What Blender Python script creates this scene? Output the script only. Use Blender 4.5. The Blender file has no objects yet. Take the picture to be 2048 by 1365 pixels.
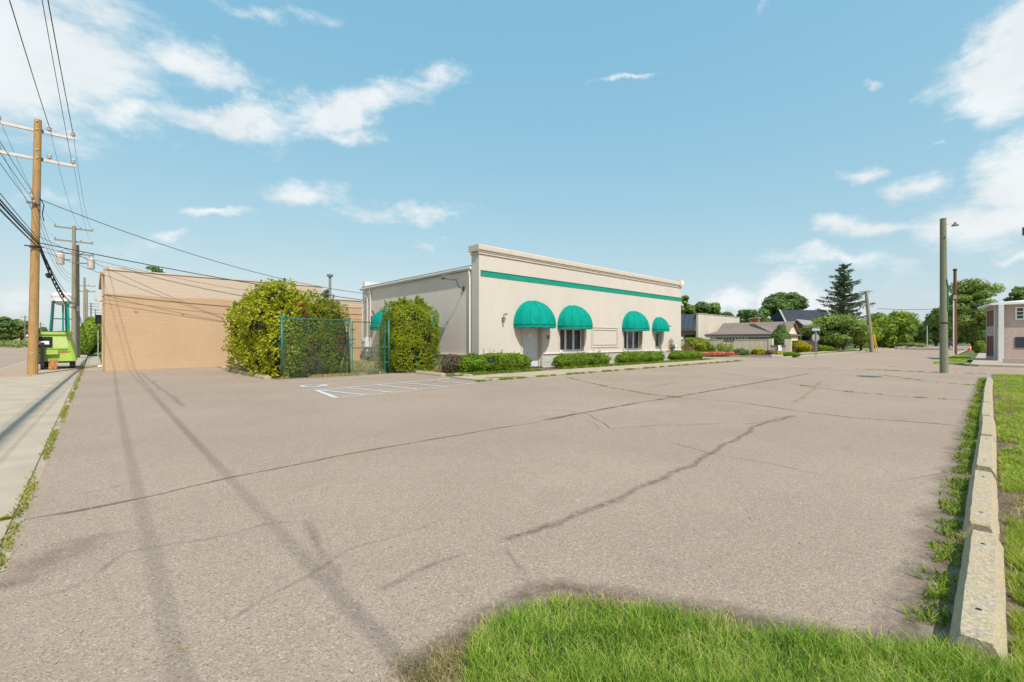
import bpy, math, random
import numpy as np
from mathutils import Vector, Matrix
random.seed(7); rng = np.random.default_rng(7)
SC = bpy.context.scene; COL = SC.collection
R = math.radians
# ------------------------------------------------------------------ camera
H = 1.5; F = 896.0; AZ = R(46.9)
FW = Vector((math.cos(AZ), math.sin(AZ), 0)); RT = Vector((math.sin(AZ), -math.cos(AZ), 0))
cam = bpy.data.cameras.new('camera'); cam.lens = 36*F/2048; cam.sensor_width = 36
cam.clip_start = .05; cam.clip_end = 6000
co = bpy.data.objects.new('camera', cam); COL.objects.link(co)
co.location = (0, 0, H); co.rotation_euler = (R(90), 0, AZ-R(90)); SC.camera = co
# ------------------------------------------------------------------ light and exposure
SUN = Vector((-.29, -1, 1.32)).normalized()
ELEV = math.asin(SUN.z); ROT = math.atan2(SUN.x, SUN.y)
sl = bpy.data.lights.new('sun', 'SUN'); sl.energy = 3.1; sl.angle = R(.53); sl.color = (1, .95, .87)
so = bpy.data.objects.new('sun', sl); COL.objects.link(so)
so.rotation_euler = SUN.to_track_quat('Z', 'Y').to_euler()
SC.view_settings.view_transform = 'Standard'; SC.view_settings.look = 'None'
SC.view_settings.exposure = .65; SC.view_settings.gamma = 1; SC.view_settings.use_curve_mapping = False

W = bpy.data.worlds.new('World'); SC.world = W; W.use_nodes = True
nt = W.node_tree; nt.nodes.clear()
def N(t, **k):
    n = nt.nodes.new(t)
    for a, b in k.items(): setattr(n, a, b)
    return n
def L(a, b): nt.links.new(a, b)
def math_(op, a, b=None, c=None, clamp=False):
    n = N('ShaderNodeMath', operation=op); n.use_clamp = clamp
    for i, x in enumerate((a, b, c)):
        if x is None: continue
        if isinstance(x, (int, float)): n.inputs[i].default_value = x
        else: L(x, n.inputs[i])
    return n.outputs[0]
SKYC = ((1.55, .68), (2.86, .325), (3.93, .16))
def pdir(u, v): return (FW + RT*((u-1024)/F) + Vector((0, 0, (683-v)/F))).normalized()
sky = N('ShaderNodeTexSky', sky_type='NISHITA'); sky.sun_disc = False
sky.sun_elevation = ELEV; sky.sun_rotation = ROT; sky.altitude = 0; sky.air_density = 1.0; sky.dust_density = 1.2; sky.ozone_density = 1.0
sep = N('ShaderNodeSeparateColor'); L(sky.outputs[0], sep.inputs[0]); comb = N('ShaderNodeCombineColor')
# the photograph's developed blue: flatter and cleaner than the physical sky
for i, (a, p) in enumerate(SKYC): L(math_('MULTIPLY', math_('POWER', sep.outputs[i], p), a*.975), comb.inputs[i])
tc = N('ShaderNodeTexCoord')
n1 = N('ShaderNodeTexNoise'); n1.inputs['Scale'].default_value = 6; n1.inputs['Detail'].default_value = 10; n1.inputs['Roughness'].default_value = .6
L(tc.outputs['Generated'], n1.inputs['Vector'])
sub = N('ShaderNodeVectorMath', operation='SUBTRACT'); L(n1.outputs['Color'], sub.inputs[0]); sub.inputs[1].default_value = (.5, .5, .5)
scl = N('ShaderNodeVectorMath', operation='MULTIPLY'); L(sub.outputs[0], scl.inputs[0]); scl.inputs[1].default_value = (.20, .20, .13)
add = N('ShaderNodeVectorMath', operation='ADD'); L(tc.outputs['Generated'], add.inputs[0]); L(scl.outputs[0], add.inputs[1])
n2 = N('ShaderNodeTexNoise'); n2.inputs['Scale'].default_value = 9; n2.inputs['Detail'].default_value = 12; n2.inputs['Roughness'].default_value = .7
mp = N('ShaderNodeMapping'); mp.inputs['Scale'].default_value = (1, 1, 2.6); L(tc.outputs['Generated'], mp.inputs[0]); L(mp.outputs[0], n2.inputs['Vector'])
# clouds of the day: centre, half width, half height (as seen from the lot), tilt, thickness
CL = [(60,120,320,165,0,1.5),(370,130,150,55,25,1.2),(270,235,130,45,0,1.1),(470,245,200,34,2,1.3),(690,218,200,50,-14,1.35),(850,165,110,34,-14,1.0),
 (690,265,75,24,10,.8),(610,388,105,40,4,1.1),(820,428,170,30,-2,.9),(443,434,62,15,0,1),(100,392,110,22,0,.7),(345,475,60,14,0,.8),(230,500,120,20,0,.55),
 (860,485,60,10,0,.5),(2010,170,180,90,-15,1.5),(2060,60,130,100,0,1.4),(1990,425,320,62,-8,1.35),(2060,350,170,100,-20,1.5),(1700,462,120,20,-3,.9),
 (1820,372,95,30,-18,1.0),(1740,350,75,22,-8,.95),(1578,592,62,50,0,1.6),(1480,600,110,30,0,1.3),(1655,618,90,40,0,1.3),(1680,522,200,20,0,.95),
 (1250,148,62,10,-18,.8),(1745,150,36,9,0,.8),(1495,25,42,14,-35,.7),(1862,291,32,8,0,.8),(1980,500,60,10,0,.7),(560,20,220,26,8,.55),(40,600,160,60,0,.5),(1900,560,200,40,0,.45)]
acc = None
for (u, v, rx, ry, ang, st) in CL:
    c = pdir(u, v); ca, sa = math.cos(R(ang)), math.sin(R(ang))
    a = pdir(u+rx*ca, v+rx*sa)-c; b = pdir(u-ry*sa, v+ry*ca)-c
    ra, rb = a.length, b.length
    a -= c*a.dot(c); a.normalize(); b -= c*b.dot(c); b -= a*b.dot(a); b.normalize(); cc = a.cross(b)
    m = Matrix((a, b, cc)).transposed()
    mp2 = N('ShaderNodeMapping', vector_type='TEXTURE'); mp2.inputs['Location'].default_value = c
    mp2.inputs['Rotation'].default_value = m.to_euler(); mp2.inputs['Scale'].default_value = (ra*1.15, rb*1.25, .6)
    L(add.outputs[0], mp2.inputs[0])
    ln = N('ShaderNodeVectorMath', operation='LENGTH'); L(mp2.outputs[0], ln.inputs[0])
    r_ = math_('MULTIPLY_ADD', ln.outputs['Value'], -st, st)
    acc = r_ if acc is None else math_('MAXIMUM', acc, r_)
dt = N('ShaderNodeVectorMath', operation='DOT_PRODUCT'); L(tc.outputs['Generated'], dt.inputs[0]); dt.inputs[1].default_value = FW
beh = N('ShaderNodeMapRange'); L(dt.outputs['Value'], beh.inputs[0]); beh.inputs[1].default_value = .35; beh.inputs[2].default_value = -.1; beh.inputs[3].default_value = -1; beh.inputs[4].default_value = .18
acc = math_('MAXIMUM', acc, beh.outputs[0])
dens = math_('ADD', acc, math_('MULTIPLY', math_('SUBTRACT', n2.outputs['Fac'], .5), 2.0))
dm = N('ShaderNodeMapRange', interpolation_type='SMOOTHSTEP'); L(dens, dm.inputs[0]); dm.inputs[1].default_value = .12; dm.inputs[2].default_value = 1.1; dm.inputs[4].default_value = .93
shade = N('ShaderNodeMapRange'); L(n1.outputs['Fac'], shade.inputs[0]); shade.inputs[1].default_value = .3; shade.inputs[2].default_value = .62; shade.inputs[3].default_value = .86; shade.inputs[4].default_value = 1.0
cw = N('ShaderNodeVectorMath', operation='SCALE'); cw.inputs[0].default_value = (6.0, 6.25, 6.35); L(shade.outputs[0], cw.inputs['Scale'])
cm = N('ShaderNodeMix', data_type='RGBA'); L(dm.outputs[0], cm.inputs[0]); L(comb.outputs[0], cm.inputs[6]); L(cw.outputs[0], cm.inputs[7])
bg = N('ShaderNodeBackground'); bg.inputs['Strength'].default_value = .1; L(cm.outputs[2], bg.inputs[0])
wo = N('ShaderNodeOutputWorld'); L(bg.outputs[0], wo.inputs[0])
SC.cycles.max_bounces = 6; SC.cycles.transparent_max_bounces = 24; SC.cycles.use_denoising = True

# ------------------------------------------------------------------ measuring
def G(u, v, z=0.0):
    d = F*(H-z)/(v-683.0); p = FW*d + RT*(d*(u-1024)/F); return (p.x, p.y)
def D(u, d):
    p = FW*d + RT*(d*(u-1024)/F); return (p.x, p.y)
def ratio(u): r = (u-1024)/F; return (FW.x+RT.x*r)/(FW.y+RT.y*r)
def WX(u, Y): return ratio(u)*Y
def WY(u, X): return X/ratio(u)
def Z(v, x, y): return H+(683-v)/F*(FW.x*x+FW.y*y)

# ------------------------------------------------------------------ materials
MATS = {}
def new_mat(name):
    m = bpy.data.materials.new(name); m.use_nodes = True; t = m.node_tree; t.nodes.clear(); MATS[name] = m
    return m, t
def mat(name, col, rough=.8, var=.12, scale=3., bump=.0, bscale=60., metal=0., spec=.3, col2=None, stretch=(1,1,1), fine=0., fscale=120.):
    m, t = new_mat(name); n = t.nodes; l = t.links
    out = n.new('ShaderNodeOutputMaterial'); b = n.new('ShaderNodeBsdfPrincipled'); l.new(b.outputs[0], out.inputs[0])
    g = n.new('ShaderNodeNewGeometry'); mpn = n.new('ShaderNodeMapping'); mpn.inputs['Scale'].default_value = stretch
    l.new(g.outputs['Position'], mpn.inputs[0])
    ns = n.new('ShaderNodeTexNoise'); ns.inputs['Scale'].default_value = scale; ns.inputs['Detail'].default_value = 5; l.new(mpn.outputs[0], ns.inputs['Vector'])
    mr = n.new('ShaderNodeMapRange'); l.new(ns.outputs['Fac'], mr.inputs[0]); mr.inputs[1].default_value = .3; mr.inputs[2].default_value = .7
    mx = n.new('ShaderNodeMix'); mx.data_type = 'RGBA'; l.new(mr.outputs[0], mx.inputs[0])
    c = Vector(col); c2 = Vector(col2) if col2 else c*(1+var)
    mx.inputs[6].default_value = (*(c*(1-var) if not col2 else c), 1); mx.inputs[7].default_value = (*c2, 1)
    o = mx.outputs[2]
    if fine:
        nf = n.new('ShaderNodeTexNoise'); nf.inputs['Scale'].default_value = fscale; nf.inputs['Detail'].default_value = 3; l.new(mpn.outputs[0], nf.inputs['Vector'])
        mf = n.new('ShaderNodeMapRange'); l.new(nf.outputs['Fac'], mf.inputs[0]); mf.inputs[1].default_value = .3; mf.inputs[2].default_value = .7; mf.inputs[3].default_value = 1-fine; mf.inputs[4].default_value = 1+fine
        vm = n.new('ShaderNodeVectorMath'); vm.operation = 'SCALE'; l.new(o, vm.inputs[0]); l.new(mf.outputs[0], vm.inputs['Scale']); o = vm.outputs[0]
    l.new(o, b.inputs['Base Color'])
    b.inputs['Roughness'].default_value = rough; b.inputs['Metallic'].default_value = metal; b.inputs['Specular IOR Level'].default_value = spec
    if bump:
        nb = n.new('ShaderNodeTexNoise'); nb.inputs['Scale'].default_value = bscale; nb.inputs['Detail'].default_value = 4; l.new(mpn.outputs[0], nb.inputs['Vector'])
        bp = n.new('ShaderNodeBump'); bp.inputs['Strength'].default_value = bump; bp.inputs['Distance'].default_value = .02; l.new(nb.outputs['Fac'], bp.inputs['Height']); l.new(bp.outputs[0], b.inputs['Normal'])
    m['_o'] = 0
    return m
def leaf_mat(name, cols, trans=.3, rough=.55, nscale=1.2, patch=None, pscale=.8, pth=.55):
    """leaves: colour by random leaf, slow drift by place, light through the leaf"""
    m, t = new_mat(name); n = t.nodes; l = t.links
    out = n.new('ShaderNodeOutputMaterial'); g = n.new('ShaderNodeNewGeometry')
    ns = n.new('ShaderNodeTexNoise'); ns.inputs['Scale'].default_value = nscale; ns.inputs['Detail'].default_value = 3; l.new(g.outputs['Position'], ns.inputs['Vector'])
    a = n.new('ShaderNodeMath'); a.operation = 'MULTIPLY_ADD'; l.new(g.outputs['Random Per Island'], a.inputs[0]); a.inputs[1].default_value = .75
    s = n.new('ShaderNodeMath'); s.operation = 'MULTIPLY_ADD'; l.new(ns.outputs['Fac'], s.inputs[0]); s.inputs[1].default_value = 1.2; s.inputs[2].default_value = -.48
    l.new(s.outputs[0], a.inputs[2])
    cr = n.new('ShaderNodeValToRGB'); l.new(a.outputs[0], cr.inputs[0]); e = cr.color_ramp.elements
    for i, c in enumerate(cols):
        p = i/(len(cols)-1)
        if i == 0: e[0].position = 0; e[0].color = (*c, 1)
        elif i == len(cols)-1: e[-1].position = 1; e[-1].color = (*c, 1)
        else: q = e.new(p); q.color = (*c, 1)
    o = cr.outputs[0]
    if patch:
        np_ = n.new('ShaderNodeTexNoise'); np_.inputs['Scale'].default_value = pscale; np_.inputs['Detail'].default_value = 4; l.new(g.outputs['Position'], np_.inputs['Vector'])
        mr = n.new('ShaderNodeMapRange'); l.new(np_.outputs['Fac'], mr.inputs[0]); mr.inputs[1].default_value = pth; mr.inputs[2].default_value = pth+.1
        mx = n.new('ShaderNodeMix'); mx.data_type = 'RGBA'; l.new(mr.outputs[0], mx.inputs[0]); l.new(o, mx.inputs[6]); mx.inputs[7].default_value = (*patch, 1); o = mx.outputs[2]
    b = n.new('ShaderNodeBsdfPrincipled'); l.new(o, b.inputs['Base Color']); b.inputs['Roughness'].default_value = rough; b.inputs['Specular IOR Level'].default_value = .25
    tr = n.new('ShaderNodeBsdfTranslucent'); l.new(o, tr.inputs[0])
    mxs = n.new('ShaderNodeMixShader'); mxs.inputs[0].default_value = trans; l.new(b.outputs[0], mxs.inputs[1]); l.new(tr.outputs[0], mxs.inputs[2]); l.new(mxs.outputs[0], out.inputs[0])
    return m
def fade_mat(name, col, alpha=.5, scale=8., rough=.9, lo=.35, hi=.7, aspect=(1,1,1)):
    """thin stain or wear: painted only where the 'fade' attribute and a noise say so"""
    m, t = new_mat(name); n = t.nodes; l = t.links
    out = n.new('ShaderNodeOutputMaterial'); b = n.new('ShaderNodeBsdfPrincipled'); b.inputs['Base Color'].default_value = (*col, 1); b.inputs['Roughness'].default_value = rough; b.inputs['Specular IOR Level'].default_value = .2
    g = n.new('ShaderNodeNewGeometry'); ns = n.new('ShaderNodeTexNoise'); ns.inputs['Scale'].default_value = scale; ns.inputs['Detail'].default_value = 6; ns.inputs['Roughness'].default_value = .65; l.new(g.outputs['Position'], ns.inputs['Vector'])
    mr = n.new('ShaderNodeMapRange'); l.new(ns.outputs['Fac'], mr.inputs[0]); mr.inputs[1].default_value = lo; mr.inputs[2].default_value = hi; mr.inputs[4].default_value = alpha
    at = n.new('ShaderNodeAttribute'); at.attribute_name = 'fade'
    mu = n.new('ShaderNodeMath'); mu.operation = 'MULTIPLY'; l.new(mr.outputs[0], mu.inputs[0]); l.new(at.outputs['Fac'], mu.inputs[1])
    tr = n.new('ShaderNodeBsdfTransparent'); mx = n.new('ShaderNodeMixShader'); l.new(mu.outputs[0], mx.inputs[0]); l.new(tr.outputs[0], mx.inputs[1]); l.new(b.outputs[0], mx.inputs[2]); l.new(mx.outputs[0], out.inputs[0])
    return m
def asphalt_mat(name, base, pale, dark, big=.25, speck=1.):
    m, t = new_mat(name); n = t.nodes; l = t.links
    out = n.new('ShaderNodeOutputMaterial'); b = n.new('ShaderNodeBsdfPrincipled'); l.new(b.outputs[0], out.inputs[0]); g = n.new('ShaderNodeNewGeometry')
    def noise(sc, det=3, ro=.5):
        k = n.new('ShaderNodeTexNoise'); k.inputs['Scale'].default_value = sc; k.inputs['Detail'].default_value = det; k.inputs['Roughness'].default_value = ro; l.new(g.outputs['Position'], k.inputs['Vector']); return k.outputs['Fac']
    def mrg(x, a, c, d=0., e=1.):
        k = n.new('ShaderNodeMapRange'); l.new(x, k.inputs[0]); k.inputs[1].default_value = a; k.inputs[2].default_value = c; k.inputs[3].default_value = d; k.inputs[4].default_value = e; return k.outputs[0]
    def mix(f, a, c):
        k = n.new('ShaderNodeMix'); k.data_type = 'RGBA'
        if isinstance(f, float): k.inputs[0].default_value = f
        else: l.new(f, k.inputs[0])
        for i, x in ((6, a), (7, c)):
            if isinstance(x, tuple): k.inputs[i].default_value = (*x, 1)
            else: l.new(x, k.inputs[i])
        return k.outputs[2]
    o = mix(mrg(noise(big, 6, .6), .38, .66), base, pale)
    vo = n.new('ShaderNodeTexVoronoi'); vo.inputs['Scale'].default_value = 115; l.new(g.outputs['Position'], vo.inputs['Vector'])
    sp = n.new('ShaderNodeSeparateColor'); l.new(vo.outputs['Color'], sp.inputs[0])
    o = mix(mrg(sp.outputs[0], .70, .95, 0, .62*speck), o, dark)
    o = mix(mrg(sp.outputs[1], .84, .97, 0, .75*speck), o, (.50, .43, .345))
    o = mix(mrg(noise(38, 3, .7), .5, .72, 0, .35*speck), o, dark)
    o = mix(mrg(noise(9, 5, .7), .48, .72, 0, .3), o, tuple(c*.72 for c in base))
    o = mix(mrg(noise(1.1, 6, .7), .5, .75, 0, .22), o, tuple(c*.78 for c in base))
    l.new(o, b.inputs['Base Color']); b.inputs['Roughness'].default_value = .9; b.inputs['Specular IOR Level'].default_value = .15
    bp = n.new('ShaderNodeBump'); bp.inputs['Strength'].default_value = .5; bp.inputs['Distance'].default_value = .006; l.new(vo.outputs['Distance'], bp.inputs['Height']); l.new(bp.outputs[0], b.inputs['Normal'])
    return m
# ------------------------------------------------------------------ mesh helpers
class MB:
    def __init__(s): s.v = []; s.f = []; s.fade = []
    def add(s, vs, fs):
        o = len(s.v); s.v += [tuple(p) for p in vs]; s.f += [tuple(i+o for i in f) for f in fs]; return s
    def box(s, x0, x1, y0, y1, z0, z1):
        return s.add([(x0,y0,z0),(x1,y0,z0),(x1,y1,z0),(x0,y1,z0),(x0,y0,z1),(x1,y0,z1),(x1,y1,z1),(x0,y1,z1)],
                     [(3,2,1,0),(4,5,6,7),(0,1,5,4),(1,2,6,5),(2,3,7,6),(3,0,4,7)])
    def obox(s, c, hx, hy, hz, rot=None):
        M_ = rot or Matrix.Identity(3); c = Vector(c)
        vs = [c+M_ @ Vector((a*hx, b*hy, d*hz)) for d in (-1,1) for a, b in ((-1,-1),(1,-1),(1,1),(-1,1))]
        return s.add(vs, [(3,2,1,0),(4,5,6,7),(0,1,5,4),(1,2,6,5),(2,3,7,6),(3,0,4,7)])
    def tube(s, pts, r, n=6, cap=True):
        pts = [Vector(p) for p in pts]; rs = r if isinstance(r, (list, tuple)) else [r]*len(pts); vs = []; fs = []
        t0 = (pts[1]-pts[0]).normalized(); up = Vector((0,0,1)) if abs(t0.z) < .9 else Vector((1,0,0)); a = t0.cross(up).normalized()
        for i, p in enumerate(pts):
            t = (pts[min(i+1, len(pts)-1)]-pts[max(i-1, 0)]).normalized(); a = (a-t*a.dot(t)).normalized(); b = t.cross(a)
            for k in range(n):
                q = 2*math.pi*k/n; vs.append(p+(a*math.cos(q)+b*math.sin(q))*rs[i])
        for i in range(len(pts)-1):
            for k in range(n):
                k2 = (k+1) % n; fs.append((i*n+k, i*n+k2, (i+1)*n+k2, (i+1)*n+k))
        if cap: fs.append(tuple(range(n-1, -1, -1))); fs.append(tuple(range((len(pts)-1)*n, len(pts)*n)))
        return s.add(vs, fs)
    def poly(s, pts, z=None):
        vs = [(p[0], p[1], z if z is not None else p[2]) for p in pts]; return s.add(vs, [tuple(range(len(vs)))])
    def prism(s, poly, f0, f1):
        """poly: list of 2-D points; f0/f1 place a 2-D point in 3-D at either end"""
        n = len(poly); vs = [f0(p) for p in poly]+[f1(p) for p in poly]
        return s.add(vs, [tuple(range(n-1, -1, -1)), tuple(range(n, 2*n))]+[(i, (i+1) % n, n+(i+1) % n, n+i) for i in range(n)])
    def lathe(s, prof, c, n=24):
        c = Vector(c); vs = []; fs = []
        for (r, z) in prof:
            for k in range(n): q = 2*math.pi*k/n; vs.append((c.x+r*math.cos(q), c.y+r*math.sin(q), c.z+z))
        for i in range(len(prof)-1):
            for k in range(n): k2 = (k+1) % n; fs.append((i*n+k, i*n+k2, (i+1)*n+k2, (i+1)*n+k))
        return s.add(vs, fs)
ORG = {}
def setp(o, label=None, cat=None, group=None, kind=None):
    if label: o['label'] = label
    if cat: o['category'] = cat
    if group: o['group'] = group
    if kind: o['kind'] = kind
    return o
def thing(name, label, cat, loc, group=None):
    o = bpy.data.objects.new(name, None); COL.objects.link(o); o.location = loc; o.empty_display_size = .3
    ORG[o.name] = Vector(loc); return setp(o, label, cat, group)
def link_mesh(name, me, m, parent, org, **k):
    if m: me.materials.append(MATS[m] if isinstance(m, str) else m)
    o = bpy.data.objects.new(name, me); COL.objects.link(o)
    if parent: o.parent = parent; o.location = org-ORG[parent.name]
    else: o.location = org
    ORG[o.name] = org; return setp(o, **k)
def obj(name, mb, m, parent=None, smooth=False, org=None, **k):
    V = np.array(mb.v, dtype=float); lo, hi = V.min(0), V.max(0)
    if org is None: org = Vector(((lo[0]+hi[0])/2, (lo[1]+hi[1])/2, lo[2]))
    me = bpy.data.meshes.new(name); me.from_pydata((V-np.array(org)).tolist(), [], mb.f)
    if smooth: me.polygons.foreach_set('use_smooth', [True]*len(me.polygons))
    if mb.fade:
        at = me.attributes.new('fade', 'FLOAT', 'POINT'); at.data.foreach_set('value', mb.fade)
    me.update()
    return link_mesh(name, me, m, parent, Vector(org), **k)
def npobj(name, V, K, m, parent=None, **k):
    """V (n*K,3): n polygons of K corners each"""
    V = np.asarray(V, dtype=np.float32).reshape(-1, 3); lo, hi = V.min(0), V.max(0)
    org = np.array([(lo[0]+hi[0])/2, (lo[1]+hi[1])/2, lo[2]]); n = len(V)//K
    me = bpy.data.meshes.new(name); me.vertices.add(len(V)); me.vertices.foreach_set('co', (V-org).astype(np.float32).ravel())
    me.loops.add(n*K); me.loops.foreach_set('vertex_index', np.arange(n*K, dtype=np.int32))
    me.polygons.add(n); me.polygons.foreach_set('loop_start', np.arange(0, n*K, K, dtype=np.int32)); me.polygons.foreach_set('loop_total', np.full(n, K, dtype=np.int32))
    me.update(calc_edges=True)
    return link_mesh(name, me, m, parent, Vector(org), **k)
def norm(a): return a/np.maximum(np.linalg.norm(a, axis=1, keepdims=True), 1e-9)
def leaf_quads(P, Nn, size, jit=.8, aspect=.6):
    """rhombic leaves at P whose faces lean towards Nn"""
    n = len(P); s = (size*(.6+.8*rng.random(n)))[:, None]
    nn = norm(Nn+rng.normal(0, jit, (n, 3))); a = norm(np.cross(nn, rng.normal(0, 1, (n, 3)))); b = np.cross(nn, a)
    return np.stack([P-a*s, P+b*s*aspect, P+a*s, P-b*s*aspect], 1).reshape(-1, 3)
def sphere(n):
    return norm(rng.normal(0, 1, (n, 3)))
def lumpy(dirs, seed, amp=.12, k=4):
    r = np.random.default_rng(seed); o = np.zeros(len(dirs))
    for i in range(7): o += np.sin(dirs @ r.normal(0, k, 3)+r.random()*6.28)
    return 1+amp*o/2.6
def ribbon(pts, w, z, jag=.0, seg=.25, closed=False, soft=True, wob=0.):
    """flat strip along pts, three points across, 'fade' 0 at the sides and 1 on the middle"""
    mb = MB(); P = []
    for i in range(len(pts)-1):
        a, b = Vector(pts[i][:2]), Vector(pts[i+1][:2]); k = max(1, int((b-a).length/seg))
        for j in range(k): P.append(a.lerp(b, j/k))
    P.append(Vector(pts[-1][:2])); n = len(P); ph = random.random()*9
    for i, p in enumerate(P):
        t = (P[min(i+1, n-1)]-P[max(i-1, 0)]).normalized(); nn = Vector((-t.y, t.x))
        ww = w*(1+jag*(random.random()*2-1)); off = wob*(math.sin(i*.9+ph)+math.sin(i*.37+ph*2)+(random.random()-.5))
        e = 1 if (0 < i < n-1) else 0
        for s in (-1, 0, 1):
            q = p+nn*(s*ww/2+off); mb.v.append((q.x, q.y, z)); mb.fade.append((e if s == 0 else 0) if soft else 1)
    for i in range(n-1):
        for c in (0, 1): o = i*3+c; mb.f.append((o, o+3, o+4, o+1)[::-1])
    return mb
def blades(P, h, w, lean=.5, curl=.5):
    """grass blades: two quads and a tip each, as 5-corner-free triangles fans (quad + quad)"""
    n = len(P); hh = (h*(.45+.9*rng.random(n)))[:, None]; ww = (w*(.6+.8*rng.random(n)))[:, None]
    a = rng.random(n)*2*np.pi; side = np.stack([np.cos(a), np.sin(a), 0*a], 1)*ww/2
    b = rng.random(n)*2*np.pi; ld = np.stack([np.cos(b), np.sin(b), 0*b], 1)*(lean*(.2+rng.random(n)))[:, None]
    up = np.array([[0, 0, 1.]])
    p1 = P+(up*.5+ld*.28)*hh; p2 = P+(up*(.95-curl*.25)+ld*.9)*hh
    q1 = np.stack([P-side, P+side, p1+side*.8, p1-side*.8], 1); q2 = np.stack([p1-side*.8, p1+side*.8, p2+side*.08, p2-side*.08], 1)
    return np.concatenate([q1, q2], 1).reshape(-1, 3), n
def blade_obj(name, P, h, w, m, parent=None, lean=.5, **k):
    """blades sharing their middle edge so that each blade is one island"""
    n = len(P); V, _ = blades(P, h, w, lean); V = V.reshape(n, 8, 3)
    V6 = np.concatenate([V[:, 0:4], V[:, 6:8]], 1).reshape(-1, 3).astype(np.float32)   # 0 1 2 3 | 4=p2+ 5=p2-
    lo, hi = V6.min(0), V6.max(0); org = np.array([(lo[0]+hi[0])/2, (lo[1]+hi[1])/2, lo[2]])
    idx = (np.arange(n)[:, None]*6+np.array([[0, 1, 2, 3, 3, 2, 4, 5]])).astype(np.int32).ravel()
    me = bpy.data.meshes.new(name); me.vertices.add(n*6); me.vertices.foreach_set('co', (V6-org).ravel())
    me.loops.add(n*8); me.loops.foreach_set('vertex_index', idx); me.polygons.add(n*2)
    me.polygons.foreach_set('loop_start', np.arange(0, n*8, 4, dtype=np.int32)); me.polygons.foreach_set('loop_total', np.full(n*2, 4, dtype=np.int32)); me.update(calc_edges=True)
    return link_mesh(name, me, m, parent, Vector(org), **k)
def inpoly(P, poly):
    x, y = P[:, 0], P[:, 1]; c = np.zeros(len(P), bool); j = len(poly)-1
    for i in range(len(poly)):
        xi, yi = poly[i]; xj, yj = poly[j]
        k = ((yi > y) != (yj > y)) & (x < (xj-xi)*(y-yi)/((yj-yi) or 1e-9)+xi); c ^= k; j = i
    return c

# ------------------------------------------------------------------ materials used
asphalt_mat('lot_asphalt', (.315,.243,.188), (.37,.289,.225), (.15,.117,.09))
asphalt_mat('road_asphalt', (.33,.247,.19), (.365,.278,.218), (.21,.165,.13), big=.1, speck=.5)
mat('soil', (.14,.105,.075), .95, .3, 6, .6, 40, fine=.35, fscale=90)
mat('mulch', (.16,.085,.06), .95, .3, 5, .6, 30, fine=.4, fscale=40)
mat('far_ground', (.10,.13,.045), .95, .25, .3, fine=.3, fscale=4)
mat('lawn_base', (.11,.14,.04), .95, .3, 2, fine=.4, fscale=60)
mat('concrete', (.40,.335,.255), .9, .1, 1.5, .3, 90, fine=.12, fscale=60)
mat('concrete_tan', (.38,.315,.24), .9, .1, 1.5, .3, 90, fine=.12, fscale=60)
mat('concrete_warm', (.40,.325,.245), .9, .12, 1.5, .3, 90, fine=.14, fscale=60)
mat('kerb_concrete', (.40,.36,.30), .9, .12, 2, .3, 90, fine=.15)
mat('stop_concrete', (.37,.33,.265), .9, .12, 9, .3, 90, fine=.28, fscale=60, col2=(.43,.335,.19))
mat('dark_hole', (.05,.042,.035), .9, .1)
mat('paver_brick', (.38,.27,.20), .9, .12, 3, fine=.15)
mat('stucco', (.555,.51,.45), .92, .035, .9, .35, 150, fine=.018, fscale=6, stretch=(1,1,.35))
mat('stucco_side', (.72,.625,.55), .92, .035, .9, .35, 150, fine=.018, fscale=6, stretch=(1,1,.35))  # lighter copy of the stucco; missing sunlight is put into its colour
mat('stucco_trim', (.54,.48,.405), .9, .05, 2, .2, 120, fine=.05)
mat('painted_brick', (.58,.55,.50), .85, .07, 6, .3, 80, fine=.1)
mat('green_band', (.003,.26,.185), .7, .1, 2, fine=.1, fscale=6, stretch=(1,1,3))
mat('green_canvas', (.001,.25,.195), .75, .13, 3.5, .15, 200, fine=.04, spec=.08)
mat('green_piping', (.004,.13,.10), .6, .1)
mat('white_metal', (.74,.73,.71), .45, .04, 3)
mat('gutter_white', (.66,.65,.63), .45, .06, 2)
mat('dark_metal', (.06,.06,.06), .5, .1)
mat('grey_metal', (.28,.29,.29), .45, .1, metal=.4)
mat('lamp_grey', (.16,.15,.14), .5, .1)
mat('door_white', (.60,.62,.64), .45, .02, 1)
mat('paper', (.8,.8,.78), .7, .02)
mat('glass_dark', (.03,.035,.045), .06, .3, 2, spec=.6)
mat('curtain', (.22,.22,.24), .8, .3, 12, stretch=(3,3,.4))
mat('roof_membrane', (.2,.2,.2), .9)
mat('chain_green', (.10,.25,.14), .45, .1, spec=.5)
mat('post_green', (.015,.135,.115), .4, .1, 6, spec=.5)
mat('wire_black', (.03,.03,.033), .7, .1)
mat('pole_wood', (.40,.245,.10), .85, .18, 5, .5, 40, stretch=(6,6,.5), fine=.22, fscale=14)
mat('pole_grey', (.27,.24,.175), .85, .18, 4, .5, 40, stretch=(6,6,.5), fine=.2, fscale=14)
mat('pole_green', (.17,.20,.13), .85, .2, 2, .5, 40, stretch=(6,6,.5), fine=.22, fscale=14, col2=(.26,.235,.17))
mat('pole_red', (.17,.065,.035), .85, .2, 3, .4, 40, stretch=(6,6,.5), fine=.3, fscale=10)
mat('crossarm', (.62,.57,.52), .7, .08, 6)
mat('porcelain', (.42,.42,.43), .25, .1, spec=.6)
mat('transformer', (.62,.56,.52), .5, .08)
mat('lime', (.36,.55,.10), .4, .06, 1.5, fine=.05, fscale=9, spec=.5)
mat('lime_pale', (.46,.60,.22), .45, .08, 2, fine=.06, fscale=9, spec=.5)
mat('rust', (.36,.17,.04), .8, .4, 20)
mat('black_paint', (.012,.013,.018), .4, .1, spec=.5)
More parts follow.
